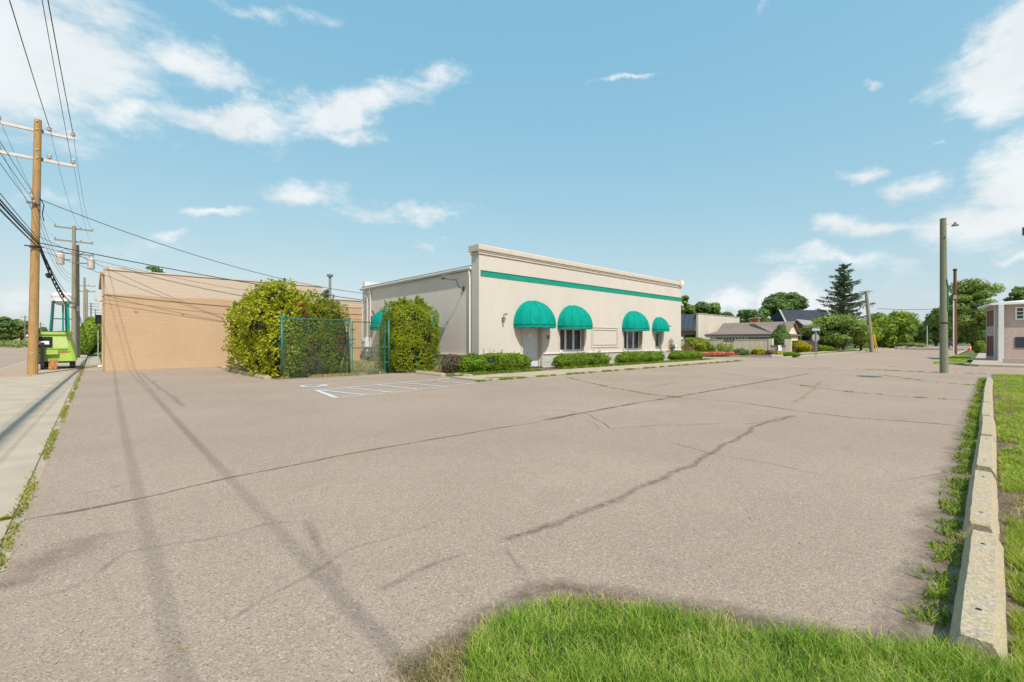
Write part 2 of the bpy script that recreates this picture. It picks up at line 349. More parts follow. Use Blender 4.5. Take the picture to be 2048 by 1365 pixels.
mat('tyre', (.02,.02,.02), .8, .1)
mat('timber', (.5,.27,.13), .8, .2, 9)
mat('bark', (.09,.065,.045), .95, .3, 6, .5, 30)
mat('core_shade', (.02,.026,.009), .95, .3, 4)  # near-black colour for the shade inside shrubs
mat('tower_white', (.72,.71,.70), .5, .05, .3)
mat('tower_green', (.012,.27,.16), .5, .08, .3)
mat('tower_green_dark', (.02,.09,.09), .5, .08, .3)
mat('letter_grey', (.25,.25,.25), .7)
mat('steel_roof', (.105,.12,.15), .45, .1, 1, metal=.2)
mat('tilt_concrete', (.56,.50,.43), .9, .08, .5, stretch=(2,2,.3), fine=.08, fscale=2)
mat('taupe_wall', (.34,.30,.26), .9, .08, .8)  # plain taupe for several walls and a soffit
mat('shingle_brown', (.21,.165,.135), .9, .12, 1.5, fine=.18, fscale=8)
mat('shingle_grey', (.27,.27,.27), .9, .1, 1.5, fine=.15, fscale=8)
mat('slate_dark', (.035,.04,.055), .8, .15, .6, fine=.15, fscale=5)
mat('red_brick', (.33,.10,.06), .9, .14, 4, fine=.2, fscale=12)
mat('siding_cream', (.74,.66,.46), .8, .04)
mat('fence_beige', (.74,.64,.45), .85, .06, 2)
mat('mauve_siding', (.16,.125,.14), .8, .08)
mat('sign_back', (.33,.33,.32), .4, .05, metal=.3)
mat('sign_blue', (.33,.42,.62), .4, .05)
mat('cone_orange', (.8,.16,.03), .5, .05)
mat('yellow_plastic', (.75,.48,.02), .5, .05)
mat('car_blue', (.12,.22,.42), .25, .05, spec=.6)
mat('car_white', (.6,.6,.6), .25, .05, spec=.6)
mat('car_dark', (.02,.02,.025), .25, .05, spec=.6)
mat('flower_red', (.66,.10,.085), .6, .3, 30)
mat('flower_white', (.7,.72,.55), .6, .1)
mat('flower_yellow', (.75,.52,.03), .6, .2, 20)
leaf_mat('leaf_yellowgreen', [(.13,.18,.012),(.29,.34,.018),(.46,.47,.02),(.58,.54,.04)], .42, nscale=1.1)
leaf_mat('leaf_hedge', [(.11,.18,.012),(.26,.33,.016),(.42,.44,.02)], .42, nscale=1.5)
leaf_mat('leaf_hedge_brown', [(.12,.17,.012),(.24,.27,.016),(.36,.34,.02)], .42, nscale=1.5, patch=(.28,.13,.035), pscale=1.1, pth=.52)
leaf_mat('leaf_twiggy', [(.10,.07,.055),(.20,.14,.12),(.09,.11,.03)], .2)
leaf_mat('leaf_box', [(.08,.17,.015),(.19,.33,.02),(.34,.46,.03)], .42, nscale=2)
leaf_mat('leaf_tree', [(.12,.19,.05),(.25,.35,.08),(.38,.46,.12)], .45, nscale=.35)
leaf_mat('leaf_tree_dark', [(.08,.15,.055),(.17,.28,.085),(.28,.38,.11)], .42, nscale=.35)
leaf_mat('leaf_tree_lime', [(.14,.22,.03),(.28,.40,.05),(.42,.50,.06)], .45, nscale=.35)
leaf_mat('leaf_spruce', [(.04,.075,.04),(.09,.14,.06),(.16,.19,.08)], .25, nscale=.4)
leaf_mat('leaf_weed', [(.10,.17,.02),(.22,.32,.03),(.38,.44,.05)], .42, nscale=2)
leaf_mat('leaf_gold', [(.22,.24,.01),(.42,.38,.015),(.5,.42,.02)], .3)
leaf_mat('leaf_lime', [(.14,.22,.012),(.27,.36,.02),(.36,.42,.03)], .3)
leaf_mat('leaf_maroon', [(.09,.02,.015),(.2,.04,.03),(.26,.08,.04)], .25)
leaf_mat('leaf_pink', [(.16,.07,.06),(.3,.12,.1),(.35,.2,.15)], .25)
leaf_mat('grass_blade', [(.10,.21,.03),(.25,.41,.05),(.41,.55,.08),(.58,.60,.2)], .5, nscale=4, patch=(.36,.30,.12), pscale=2.3, pth=.64)
leaf_mat('grass_lawn', [(.15,.24,.03),(.31,.43,.045),(.47,.54,.08),(.6,.55,.2)], .5, nscale=1.2, patch=(.38,.29,.12), pscale=1.4, pth=.6)
leaf_mat('grass_dry', [(.28,.24,.08),(.44,.38,.17),(.6,.52,.3)], .35, nscale=2)
leaf_mat('weed_moss', [(.14,.18,.02),(.28,.30,.03),(.42,.38,.08)], .3, nscale=1)
leaf_mat('flower_leaf', [(.5,.05,.05),(.75,.14,.13),(.8,.4,.33)], .2)
leaf_mat('flower_gold', [(.75,.45,.02),(.85,.6,.04),(.5,.45,.02)], .2)
leaf_mat('flower_pale', [(.5,.55,.3),(.75,.75,.6),(.3,.4,.1)], .2)
fade_mat('tar_stain', (.10,.085,.072), .5, 14, lo=.3, hi=.62)
fade_mat('soft_stain', (.12,.10,.085), .38, 6, lo=.25, hi=.75)
fade_mat('soil_stain', (.13,.095,.07), .72, 12, lo=.25, hi=.7)
fade_mat('crack_dark', (.085,.068,.05), .6, 14, lo=.02, hi=.5)
fade_mat('road_paint', (.52,.56,.60), 1.0, 16, lo=.33, hi=.46)
fade_mat('road_paint_worn', (.60,.64,.68), 1.0, 16, lo=.45, hi=.58)
# ================================================================== THE SETTING
def sheet(name, poly, z, m, **k): return obj(name, MB().poly(poly, z), m, kind='structure', **k)
def rect(x0, x1, y0, y1): return [(x0,y0),(x1,y0),(x1,y1),(x0,y1)]
sheet('ground', rect(-2500,2500,-2500,2500), -.17, 'far_ground')
lot = sheet('parking_lot', [(-.42,-9),(29.6,-9),(29.6,12.9),(11.2,12.9),(11.2,19.0),(5.2,19.0),(5.2,30.7),(-.42,30.7)], 0, 'lot_asphalt')
sheet('cross_street', [(30.05,-70),(38.6,-70),(38.6,1),(45,3.0),(44.4,12.4),(44.4,90),(30.05,90)], -.02, 'road_asphalt')
sheet('side_street', [(38.6,2.6),(190,3.2),(190,12.6),(44.3,12.4)], -.016, 'road_asphalt')
sheet('boulevard', rect(-36,-3.62,-120,420), -.13, 'road_asphalt')
sheet('gutter_pavement', rect(29.6,30.05,-9,12.9), .004, 'concrete')
sheet('planting_bed', rect(11.0,35.3,15.0,17.3), .012, 'soil')
sheet('yard', rect(5.2,14.05,19.0,30.6), .006, 'soil')
sheet('dry_ground', rect(8.2,14.05,19.6,30.6), .012, 'lawn_base')
sheet('soil_strip', [(2,-.02),(29.6,-.02),(29.6,-9),(2,-9)], .004, 'soil')
sheet('garden_bed', [(44.75,12.95),(56,13.4),(56,30),(44.75,30)], .10, 'mulch')
sheet('corner_lawn', [(56,14.4),(190,15),(190,80),(56,80)], .02, 'lawn_base')
sheet('far_verge', [(50,12.95),(190,13.1),(190,14.2),(50,14.0)], .03, 'lawn_base')
sheet('corner_verge', [(40.4,1.15),(43,2.5),(64,2.7),(64,1.2)], .03, 'lawn_base')
sheet('right_pavement', [(38.6,-70),(38.6,.9),(190,1.3),(190,-70)], .01, 'concrete_warm')
sheet('tan_forecourt', rect(-.35,.41,30.7,60), .008, 'concrete_tan')
# pavement beside the boulevard: slabs with open joints, brick-toned beyond the cross joint
sw = obj('pavement', MB().poly(rect(-3.45,-.42,-9,90), -.02), 'concrete_warm', kind='structure')
ys = [-9,-4,.3,5.65,11.0,16.6,22.2,27.9]
for a, b in zip(ys[:-1], ys[1:]):
    obj('slab', MB().box(-3.45,-.50,a+.012,b-.012,-.03,.0), 'concrete', parent=sw)
for i in range(10):
    a = 27.9+i*3.2; obj('slab', MB().box(-1.95,-.50,a+.01,a+3.19,-.03,.0), 'concrete_tan', parent=sw)
    obj('slab', MB().box(-3.45,-1.97,a+.01,a+3.19,-.03,.0), 'paver_brick', parent=sw)
kb = obj('kerb', MB().box(-3.62,-3.46,-120,420,-.16,.005), 'kerb_concrete', kind='structure')
obj('far_kerb', MB().box(-36.3,-36,-120,420,-.16,.05), 'kerb_concrete', kind='structure')
fk = MB()
fk.prism([(44.4,60),(44.4,13.4),(44.75,12.8),(45.5,12.4),(190,12.62),(190,12.8),(45.6,12.6),(44.9,13.0),(44.62,13.5),(44.62,60)], lambda p: (p[0],p[1],-.03), lambda p: (p[0],p[1],.13))
obj('garden_kerb', fk, 'kerb_concrete', kind='structure')
rk = MB(); rk.prism([(38.6,-60),(38.6,.5),(39.4,1.05),(40.3,1.1),(42.9,2.6),(190,3.2),(190,3.0),(43.1,2.4),(40.4,.95),(39.5,.9),(38.8,.4),(38.8,-60)], lambda p: (p[0],p[1],-.03), lambda p: (p[0],p[1],.10))
obj('corner_kerb', rk, 'kerb_concrete', kind='structure')
# footpath in front of the shop
fp = obj('footpath', MB().poly(rect(10.6,36.2,12.9,15.0), .005), 'soil', kind='structure')
x = 10.6
while x < 36:
    w = 1.5; y1 = 15.0
    obj('slab', MB().box(x+.008, x+w-.008, 12.92, y1, 0, .045+.004*random.random()), 'concrete_warm', parent=fp); x += w
sl_ = obj('corner_footpath', MB().prism([(46,13.0),(50,14.0),(190,14.2),(190,15.0),(50,15.2),(45.2,13.6)], lambda p: (p[0],p[1],.0), lambda p: (p[0],p[1],.14)), 'concrete', kind='structure')

# ---- cracks and stains of the lot
def px(pts): return [G(u, v) for u, v in pts]
def crack(pts, w, m='crack_dark', z=.003, wob=.012, name='crack', seg=.18, jag=.6): obj(name, ribbon(px(pts), w, z, jag, seg, wob=wob), m, parent=lot)
crack([(30,1044),(150,1023),(300,993),(470,955),(620,925),(760,897),(900,874),(1045,850),(1090,842)], .065, z=.003)
crack([(1088,842),(1180,824),(1280,806),(1350,795),(1450,778),(1545,761),(1620,748)], .14, z=.0034)
crack([(1130,755),(1220,776),(1300,790),(1365,797)], .09, z=.0038)
crack([(1365,797),(1480,806),(1590,822),(1700,836),(1830,845),(1968,857)], .085, z=.0042, wob=.01)
crack([(1600,772),(1700,785),(1830,796),(1958,803)], .08, z=.0046)
crack([(1780,752),(1850,764),(1955,772)], .09, z=.005)
crack([(1335,886),(1420,907),(1530,926),(1640,950)], .03, z=.0032, wob=.015)
crack([(1790,965),(1860,950),(1935,938)], .016, z=.0033)
crack([(1060,822),(1130,821),(1180,832),(1220,858),(1330,850),(1500,849),(1590,832)], .03, z=.0036, wob=.03)
crack([(1130,830),(1190,850),(1210,862)], .015, z=.0037, wob=.03)
crack([(1240,842),(1280,848),(1310,865)], .014, z=.0039, wob=.03)
crack([(1000,770),(1100,777),(1190,776),(1240,768)], .03, z=.0041, wob=.03)
crack([(1410,741),(1480,752),(1560,760)], .07, z=.0043, wob=.02)
for q in [[(1000,1092),(1110,1046),(1230,1000),(1330,957),(1410,915),(1470,880),(1520,850),(1590,832)]]:
    crack(q, .12, 'tar_stain', .0047, .02, 'tar_line', .12, .25)
crack([(735,1190),(830,1150),(940,1105)], .07, 'soft_stain', .0049, .02, 'tar_line', .1, .3)
crack([(460,1252),(620,1150),(700,1100),(890,1040)], .05, 'soft_stain', .0051, .02, 'stain', .1)
crack([(1000,1092),(1030,1130),(1065,1170)], .06, 'soft_stain', .0052, .01, 'stain', .1)
crack([(1590,808),(1620,784),(1645,762)], .12, 'soft_stain', .0053, .02, 'tyre_mark', .3)
crack([(600,1040),(640,1100),(690,1170)], .12, 'soft_stain', .0059, .012, 'stain', .15, .3)
crack([(280,745),(330,785),(372,815)], .16, 'soft_stain', .0061, .02, 'stain', .3)
crack([(0,1215),(120,1180),(250,1110),(420,1080),(600,1040)], .05, 'soft_stain', .0063, .03, 'stain', .1)
crack([(110,1000),(200,985),(300,960)], .035, 'tar_stain', .0055, .03)
for (u, v, w_, l_) in [(100,1120,.5,.9),(1330,770,.3,2.),(870,762,.3,1.6)]:
    a = G(u, v); th = random.random()*3
    obj('stain', ribbon([(a[0]-l_/2*math.cos(th),a[1]-l_/2*math.sin(th)),a,(a[0]+l_/2*math.cos(th),a[1]+l_/2*math.sin(th))], w_, .0065+random.random()*.001, .2, .1, wob=.02), 'soft_stain', parent=lot)
# bare soil halo round the grass corner
edge = [(780,1365),(850,1330),(900,1290),(950,1250),(1010,1215),(1060,1190),(1130,1180),(1250,1195),(1370,1215),(1480,1235),(1600,1262),(1720,1285),(1840,1296),(1900,1296)]
obj('soil_edge', ribbon(px(edge), .26, .0075, .1, .06, wob=.01), 'soil_stain', parent=lot)
obj('soil_edge', ribbon(px([(840,1365),(930,1330),(985,1270),(1060,1225),(1200,1215),(1400,1240),(1700,1290),(1880,1310)]), .22, .0082, .1, .06, wob=.01), 'soil_stain', parent=lot)
obj('soil_edge', ribbon([(2.6,.24),(6,.24),(12,.23),(20,.22),(27,.2)], .42, .0079, .25, .1, wob=.02), 'soil_stain', parent=lot)
# painted bay
pm = thing('bay_marking', 'pale blue-white painted accessible bay with hatched aisle on the asphalt', 'road marking', (*G(800,780),0))
def stripe(a, b, w=.10, m='road_paint', z=.0095, name='line', par=pm): obj(name, ribbon([G(*a), G(*b)], w, z, .05, .2, soft=False), m, parent=par)
stripe((580,767),(843,746.5), .10, z=.0092)
stripe((630,782.5),(912,757), .11, z=.0094)
stripe((632,781.5),(672,797), .13, z=.0098)
stripe((672,797),(800,785), .10, 'road_paint_worn', .0092); stripe((800,785),(985,763.5), .10, 'road_paint_worn', .0093)
for i, (a, b) in enumerate([((643,782),(728,791)), ((697,777),(782,786)), ((757,771.5),(836,780)), ((806,767),(893,775)), ((860,762.3),(942,769))]): stripe(a, b, .10, z=.0102+.0003*i, name='hatch_line')
sy = MB(); c0 = Vector(G(628,772.8)); n = 22
for i in range(n):
    for rr in (.30, .44): q = 2*math.pi*i/n; sy.v.append((c0.x+rr*math.cos(q)*1.0, c0.y+rr*math.sin(q), .0096)); sy.fade.append(1)
for i in range(n):
    if i in (3, 4): continue
    j = (i+1) % n; sy.f.append((2*i, 2*i+1, 2*j+1, 2*j))
obj('wheelchair_symbol', sy, 'road_paint', parent=pm)
stripe((633,774.5),(652,770.4), .09, z=.0108, name='symbol_stroke'); stripe((648,771.2),(665,769.6), .08, z=.0112, name='symbol_stroke')
mh = obj('manhole_cover', MB().lathe([(0,.012),(.42,.012),(.44,.004)], (*G(1738,754),0), 28), 'dark_metal'); setp(mh, 'dark round manhole cover in the asphalt near the street', 'manhole cover')
red = obj('paint_mark', ribbon([(-2.05,10.1),(-1.75,10.15)], .05, .004, .3, .1, soft=False), 'flower_red'); setp(red, 'small faded red spray mark on the concrete pavement', 'paint mark')

# ================================================================== SHOP BUILDING
X0, X1, YF = 13.95, 35.1, 17.3; XS = 14.05; YB = 30.6; YW = YF+.6
shop = thing('shop_building', 'single storey beige stucco shop with green band and white painted brick base', 'building', ((X0+X1)/2, YF, 0))
ops = [(17.0,18.46,.05,2.28),(20.04,22.3,.86,2.3),(26.75,29.05,.86,2.3),(31.0,31.95,.75,2.25)]
def wall_open(x0, x1, z0, z1, y0, y1, ops, dep):
    xs = sorted({x0, x1, *[o[0] for o in ops], *[o[1] for o in ops]}); zs = sorted({z0, z1, *[o[2] for o in ops], *[o[3] for o in ops]}); mb = MB()
    def ino(x, z): return any(o[0] < x < o[1] and o[2] < z < o[3] for o in ops)
    for i in range(len(xs)-1):
        for j in range(len(zs)-1):
            a, b, c, d = xs[i], xs[i+1], zs[j], zs[j+1]
            if not ino((a+b)/2, (c+d)/2): mb.add([(a,y0,c),(b,y0,c),(b,y0,d),(a,y0,d)], [(0,1,2,3)])
    for (a, b, c, d) in ops:
        mb.add([(a,y0,c),(a,y0,d),(a,y0+dep,d),(a,y0+dep,c)], [(0,1,2,3)]); mb.add([(b,y0,c),(b,y0,d),(b,y0+dep,d),(b,y0+dep,c)], [(3,2,1,0)])
        mb.add([(a,y0,d),(b,y0,d),(b,y0+dep,d),(a,y0+dep,d)], [(0,1,2,3)]); mb.add([(a,y0,c),(b,y0,c),(b,y0+dep,c),(a,y0+dep,c)], [(3,2,1,0)])
        mb.add([(a,y0+dep,c),(b,y0+dep,c),(b,y0+dep,d),(a,y0+dep,d)], [(0,1,2,3)])
    mb.add([(x0,y0,z0),(x0,y1,z0),(x0,y1,z1),(x0,y0,z1)], [(3,2,1,0)]); mb.add([(x1,y0,z0),(x1,y1,z0),(x1,y1,z1),(x1,y0,z1)], [(0,1,2,3)])
    mb.add([(x0,y1,z0),(x1,y1,z0),(x1,y1,z1),(x0,y1,z1)], [(3,2,1,0)]); return mb
obj('front_wall', wall_open(X0, X1, .0, 5.9, YF, YW, ops, .27), 'stucco', parent=shop)
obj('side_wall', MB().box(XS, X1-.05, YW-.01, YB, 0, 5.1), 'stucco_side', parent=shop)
obj('roof', MB().box(XS-.02, X1-.1, YW, YB+.1, 5.285, 5.36), 'roof_membrane', parent=shop)
obj('rear_parapet', MB().box(XS, X1-.1, YB-.35, YB, 5.37, 5.72), 'gutter_white', parent=shop)
co_ = MB(); co_.prism([(0,5.97),(.02,5.93),(.06,5.93),(.075,5.99),(.12,6.03),(.12,6.24),(.10,6.28),(-.05,6.28)], lambda p: (X0-.12, YF-p[0], p[1]), lambda p: (X1+.1, YF-p[0], p[1]))
co_.box(X0-.12, X1+.1, YF+.052, YW+.1, 5.97, 6.277); co_.box(X0-.001, X1, YF+.03, YW, 5.9, 5.972)
obj('cornice', co_, 'stucco_trim', parent=shop)
obj('cornice_moulding', MB().box(X0-.05, X1+.03, YF-.055, YW+.05, 5.83, 5.895), 'stucco_trim', parent=shop)
for xx in (20.6, 27.5): obj('cornice_joint', MB().box(xx, xx+.03, YF-.126, YF-.1, 5.99, 6.283), 'stucco_side', parent=shop)
obj('corner_block', MB().box(X1-.42, X1+.16, YF-.19, YF+.3, 6.05, 6.42).box(X1-.36, X1+.1, YF-.15, YF+.25, 5.93, 6.05), 'siding_cream', parent=shop)
obj('green_band', MB().box(X0+.1, X1-.02, YF-.022, YF, 4.73, 5.0), 'green_band', parent=shop)
obj('band_lip', MB().box(X0+.1, X1-.02, YF-.045, YF-.001, 5.0, 5.02), 'green_piping', parent=shop)
# painted brick base
bb = MB()
def brick_run(mb, x0, x1, yf, z0, z1, bw=.215, bh=.075, dep=.05, skip=()):
    r = 0; z = z0
    while z+bh <= z1+.01:
        x = x0-(bw/2 if r % 2 else 0)
        while x < x1:
            a, b = max(x, x0)+.004, min(x+bw, x1)-.004
            if b-a > .03 and not any(s0 < (a+b)/2 < s1 for s0, s1 in skip):
                o = random.random()*.008; mb.add([(a,yf-o,z+.005),(b,yf-o,z+.005),(b,yf-o,z+bh-.005),(a,yf-o,z+bh-.005),(a,yf+dep,z+.005),(b,yf+dep,z+.005),(b,yf+dep,z+bh-.005),(a,yf+dep,z+bh-.005)],
                  [(0,1,2,3),(1,5,6,2),(4,0,3,7),(3,2,6,7),(4,5,1,0)])
            x += bw
        z += bh; r += 1
brick_run(bb, X0, X1, YF-.05, 0, .72, skip=[(16.95,18.5)])
obj('brick_base', bb, 'painted_brick', parent=shop, kind='stuff')
bm_ = MB()
for a, b in ((X0-.0, 16.93), (18.52, X1+.05)): bm_.box(a, b, YF-.03, YF-.001, 0, .735)
obj('mortar', bm_, 'stucco', parent=shop)
lg = MB()
for a, b in ((X0-.05, 16.95), (18.5, X1+.1)): lg.prism([(0,.735),(.1,.735),(.11,.76),(.10,.80),(0,.84)], lambda p: (a, YF-p[0]-.001, p[1]), lambda p: (b, YF-p[0]-.001, p[1]))
obj('base_ledge', lg, 'stucco_trim', parent=shop)
obj('side_ledge', MB().box(XS-.10, XS-.001, YW+.02, YB, .74, .8), 'stucco_trim', parent=shop)
sb = MB(); y = YW+.02
for r in range(9):
    y = YW+.02-(.1 if r % 2 else 0)
    while y < 22: sb.box(XS-.055, XS-.002, max(y, YW+.02)+.004, y+.21, r*.08+.004, r*.08+.074); y += .215
obj('side_brick_base', sb, 'painted_brick', parent=shop, kind='stuff')
obj('side_base', MB().box(XS-.045, XS-.002, 22.1, YB, 0, .74), 'stucco_side', parent=shop)
# door with reveal
dr = obj('door', MB().box(17.12, 18.38, YF+.2, YF+.262, .07, 2.2), 'door_white', parent=shop)
pn = MB()
for k in range(7): pn.box(17.16, 18.34, YF+.195, YF+.1995, .12+k*.295, .12+k*.295+.28)
obj('door_panel', pn, 'door_white', parent=dr, kind='stuff')
obj('notice', MB().box(17.63, 17.9, YF+.188, YF+.192, 1.68, 1.92), 'paper', parent=dr)
obj('door_handle', MB().tube([(18.22,YF+.19,1.05),(18.22,YF+.13,1.05),(18.12,YF+.125,1.05)], .014, 6), 'grey_metal', parent=dr)
obj('door_frame', MB().box(17.02,17.115,YF+.12,YF+.262,.05,2.25).box(18.385,18.45,YF+.12,YF+.262,.05,2.25).box(17.116,18.384,YF+.121,YF+.262,2.2,2.25), 'stucco_trim', parent=shop)
for a in (16.86, 18.49): obj('door_casing', MB().box(a,a+.11,YF-.035,YF-.001,.0,2.32), 'stucco_trim', parent=shop)
obj('threshold', MB().box(17.0,18.46,YF-.12,YF+.2,.02,.065), 'dark_hole', parent=shop)
dr2 = obj('door', MB().box(31.05, 31.9, YF+.2, YF+.262, .76, 2.22), 'door_white', parent=shop)
obj('door_window', MB().box(31.15, 31.8, YF+.19, YF+.1985, 1.1, 2.1), 'glass_dark', parent=dr2)
obj('door_step', MB().box(30.9, 32.1, YF-.1, YF+.02, .735, .77), 'stucco_trim', parent=shop)
pier = MB(); brick_run(pier, 30.25, 30.6, 16.35, 0, .7); pier.box(30.26, 30.59, 16.38, YF-.06, 0, .7)
obj('low_pier', pier, 'painted_brick', parent=shop, kind='stuff'); obj('pier_cap', MB().box(30.2, 30.65, 16.3, YF-.12, .70, .77), 'stucco_trim', parent=shop)
def window(x0, x1, z0, z1):
    y = YF+.22; w = obj('window', MB().box(x0, x1, y, y+.045, z0, z0+.06), 'white_metal', parent=shop); obj('head_rail', MB().box(x0, x1, y, y+.045, z1-.06, z1), 'white_metal', parent=w)
    n = 3; dx = (x1-x0)/n
    for i in range(n):
        a, b = x0+i*dx, x0+(i+1)*dx
        obj('sash', MB().box(a+.004, a+.085, y-.012, y+.04, z0+.061, z1-.061).box(b-.085, b-.004, y-.012, y+.04, z0+.061, z1-.061).box(a+.086, b-.086, y-.011, y+.039, z0+.061, z0+.12).box(a+.086, b-.086, y-.011, y+.039, z1-.12, z1-.061), 'white_metal', parent=w)
        obj('pane', MB().box(a+.086, b-.086, y+.01, y+.016, z0+.121, z1-.121), 'glass_dark', parent=w)
    obj('window_sill', MB().box(x0-.06, x1+.06, YF-.13, YF+.215, z0-.055, z0-.002), 'white_metal', parent=shop)
    for a in (x0-.10, x1+.003): obj('jamb_trim', MB().box(a, a+.097, YF-.028, YF-.001, z0, z1+.1), 'stucco_trim', parent=shop)
window(20.04, 22.3, .86, 2.3); window(26.75, 29.05, .86, 2.3)
fr = MB()
for o, t_ in ((0, .07), (.17, .04)):
    a, b, c, d = 23.05+o, 26.05-o, 1.08+o, 2.42-o
    fr.box(a, b, YF-.035, YF-.001, c, c+t_).box(a, b, YF-.035, YF-.001, d-t_, d).box(a, a+t_, YF-.034, YF-.001, c+t_, d-t_).box(b-t_, b, YF-.034, YF-.001, c+t_, d-t_)
obj('blank_panel_frame', fr, 'stucco_trim', parent=shop)
# gutter and downspouts on the side wall
gt = MB(); gt.prism([(XS,5.27),(XS-.19,5.27),(XS-.2,5.2),(XS-.15,5.12),(XS,5.12)], lambda p: (p[0], YW+.02, p[1]), lambda p: (p[0], YB+.1, p[1]-.03))
obj('gutter', gt, 'gutter_white', parent=shop)
def dspout(y, z0=.45):
    d_ = MB(); d_.tube([(XS-.12,y,5.15),(XS-.12,y,4.95),(XS-.07,y,4.75),(XS-.07,y,z0+.45),(XS-.20,y+.0,z0+.1),(XS-.3,y,z0)], .05, 4); return d_
obj('downspout', dspout(YW+.16), 'white_metal', parent=shop); obj('downspout', dspout(29.2), 'gutter_white', parent=shop)

def awning(name, label, c, r, h, p, axis, group=None, zh=2.22):
    """quarter dome: c = middle of its foot on the wall; axis 'y' looks to -Y, 'x' to -X"""
    def P(t, s, k=1.0):
        a = r*math.cos(t)*math.cos(s)*k; b = -p*math.sin(t)*math.cos(s)*k; z = h*math.sin(s)*k
        return (c[0]+a, c[1]+b, zh+.17+z) if axis == 'y' else (c[0]+b, c[1]-a, zh+.17+z)
    e = thing(name, label, 'awning', (c[0], c[1], zh), group); NG = 8
    for g in range(NG):
        mb = MB(); t0, t1 = math.pi*g/NG, math.pi*(g+1)/NG; nt_, ns_ = 4, 10
        for i in range(nt_+1):
            t = t0+(t1-t0)*i/nt_; sag = 1-.022*math.sin(math.pi*i/nt_)
            for j in range(ns_+1): mb.v.append(P(t, math.pi/2*j/ns_, sag if 0 < j < ns_ else 1))
        for i in range(nt_):
            for j in range(ns_): o = i*(ns_+1)+j; mb.f.append((o, o+1, o+ns_+2, o+ns_+1)[::-1])
        obj('canvas_gore', mb, 'green_canvas', parent=e, smooth=True)
    for g in range(NG+1):
        t = math.pi*g/NG; obj('seam', MB().tube([P(t, math.pi/2*j/10, 1.002) for j in range(10)], .011, 4), 'green_canvas', parent=e, smooth=True)
    va = MB(); n = 32
    for i in range(n+1):
        t = math.pi*i/n; x_, y_, z_ = P(t, 0); wv = .008*math.sin(i*2.1); x_ += wv; va.v += [(x_, y_, zh+.15), (x_, y_, zh+.012*math.sin(i*1.7))]
    for i in range(n): va.f.append((2*i, 2*i+1, 2*i+3, 2*i+2))
    obj('valance', va, 'green_canvas', parent=e, smooth=True)
    obj('piping', MB().tube([(*P(math.pi*i/n, 0, 1.004)[:2], zh+.16) for i in range(n+1)], .016, 5), 'green_piping', parent=e)
    obj('frame', MB().tube([P(math.pi*i/20, 0, .985) for i in range(21)], .014, 5).tube([P(math.pi/2, math.pi/2*j/8, .975) for j in range(9)], .014, 5), 'grey_metal', parent=e)
    return e
GA = 'green dome awnings on the stucco shop'
awning('awning', 'large green dome awning over the white door, widest of those on the front', (17.72, YF-.004), 1.42, 1.33, 1.2, 'y', GA)
awning('awning', 'green dome awning over the window next to the white door', (21.17, YF-.004), 1.34, 1.26, 1.15, 'y', GA)
awning('awning', 'green dome awning over the window right of the blank wall panel', (27.85, YF-.004), 1.32, 1.22, 1.1, 'y', GA)
awning('awning', 'smallest green dome awning, over the narrow door by the gas meter', (31.4, YF-.004), .88, .92, .8, 'y', GA)
awning('awning', 'green dome awning on the side wall seen through the gate', (XS-.004, 26.9), 1.15, 1.2, 1.05, 'x', GA)
awning('awning', 'green dome awning on the side wall mostly hidden behind the right hedge', (XS-.004, 21.9), 1.0, .8, .75, 'x', GA, zh=1.85)
# lamp on the side wall
wl = thing('wall_lamp', 'grey box floodlight on a curved arm high on the shop side wall', 'light', (XS, 18.66, 4.2))
obj('wall_plate', MB().box(XS-.06, XS-.001, 18.59, 18.73, 4.1, 4.33), 'dark_metal', parent=wl)
obj('arm', MB().tube([(XS-.05,18.66,4.2),(XS-.25,18.66,4.24),(XS-.42,18.66,4.4),(XS-.46,18.66,4.58),(XS-.55,18.66,4.66)], .022, 6), 'dark_metal', parent=wl)
hd = MB(); hd.prism([(13.52,4.60),(13.5,4.74),(12.80,4.80),(12.74,4.66),(12.76,4.6)], lambda p: (p[0],18.48,p[1]), lambda p: (p[0],18.84,p[1]))
obj('lamp_head', hd, 'lamp_grey', parent=wl); obj('lens', MB().box(12.8, 13.25, 18.51, 18.81, 4.58, 4.6), 'porcelain', parent=wl)
sp_ = thing('spotlight', 'small bronze spotlight bracket on the stucco left of the largest awning', 'light', (15.5, YF, 2.6))
obj('bracket', MB().tube([(15.5,YF,2.62),(15.5,YF-.1,2.66),(15.5,YF-.12,2.85)], .016, 5).box(15.46,15.54,YF-.03,YF-.001,2.5,2.72), 'lamp_grey', parent=sp_)
obj('lamp_head', MB().tube([(15.48,YF-.12,2.84),(15.66,YF-.2,2.92)], [.035,.05], 8), 'lamp_grey', parent=sp_); obj('lamp_head', MB().tube([(15.5,YF-.1,2.62),(15.5,YF-.16,2.48)], [.04,.06], 8), 'lamp_grey', parent=sp_)
ic = obj('intercom', MB().box(18.93, 19.07, YF-.05, YF-.001, 1.62, 1.84), 'lamp_grey'); setp(ic, 'small grey keypad box on the wall right of the white door', 'intercom')
cm_ = thing('security_camera', 'tiny wall camera right of the smallest awning', 'camera', (32.9, YF, 2.7))
obj('mount', MB().box(32.86,32.94,YF-.06,YF-.001,2.62,2.74), 'white_metal', parent=cm_); obj('camera_body', MB().tube([(32.9,YF-.06,2.68),(32.86,YF-.28,2.64)], .04, 8), 'dark_metal', parent=cm_)
gm = thing('gas_meter', 'grey gas meter with bent pipes near the far corner of the shop', 'gas meter', (33.3, YF-.2, .3))
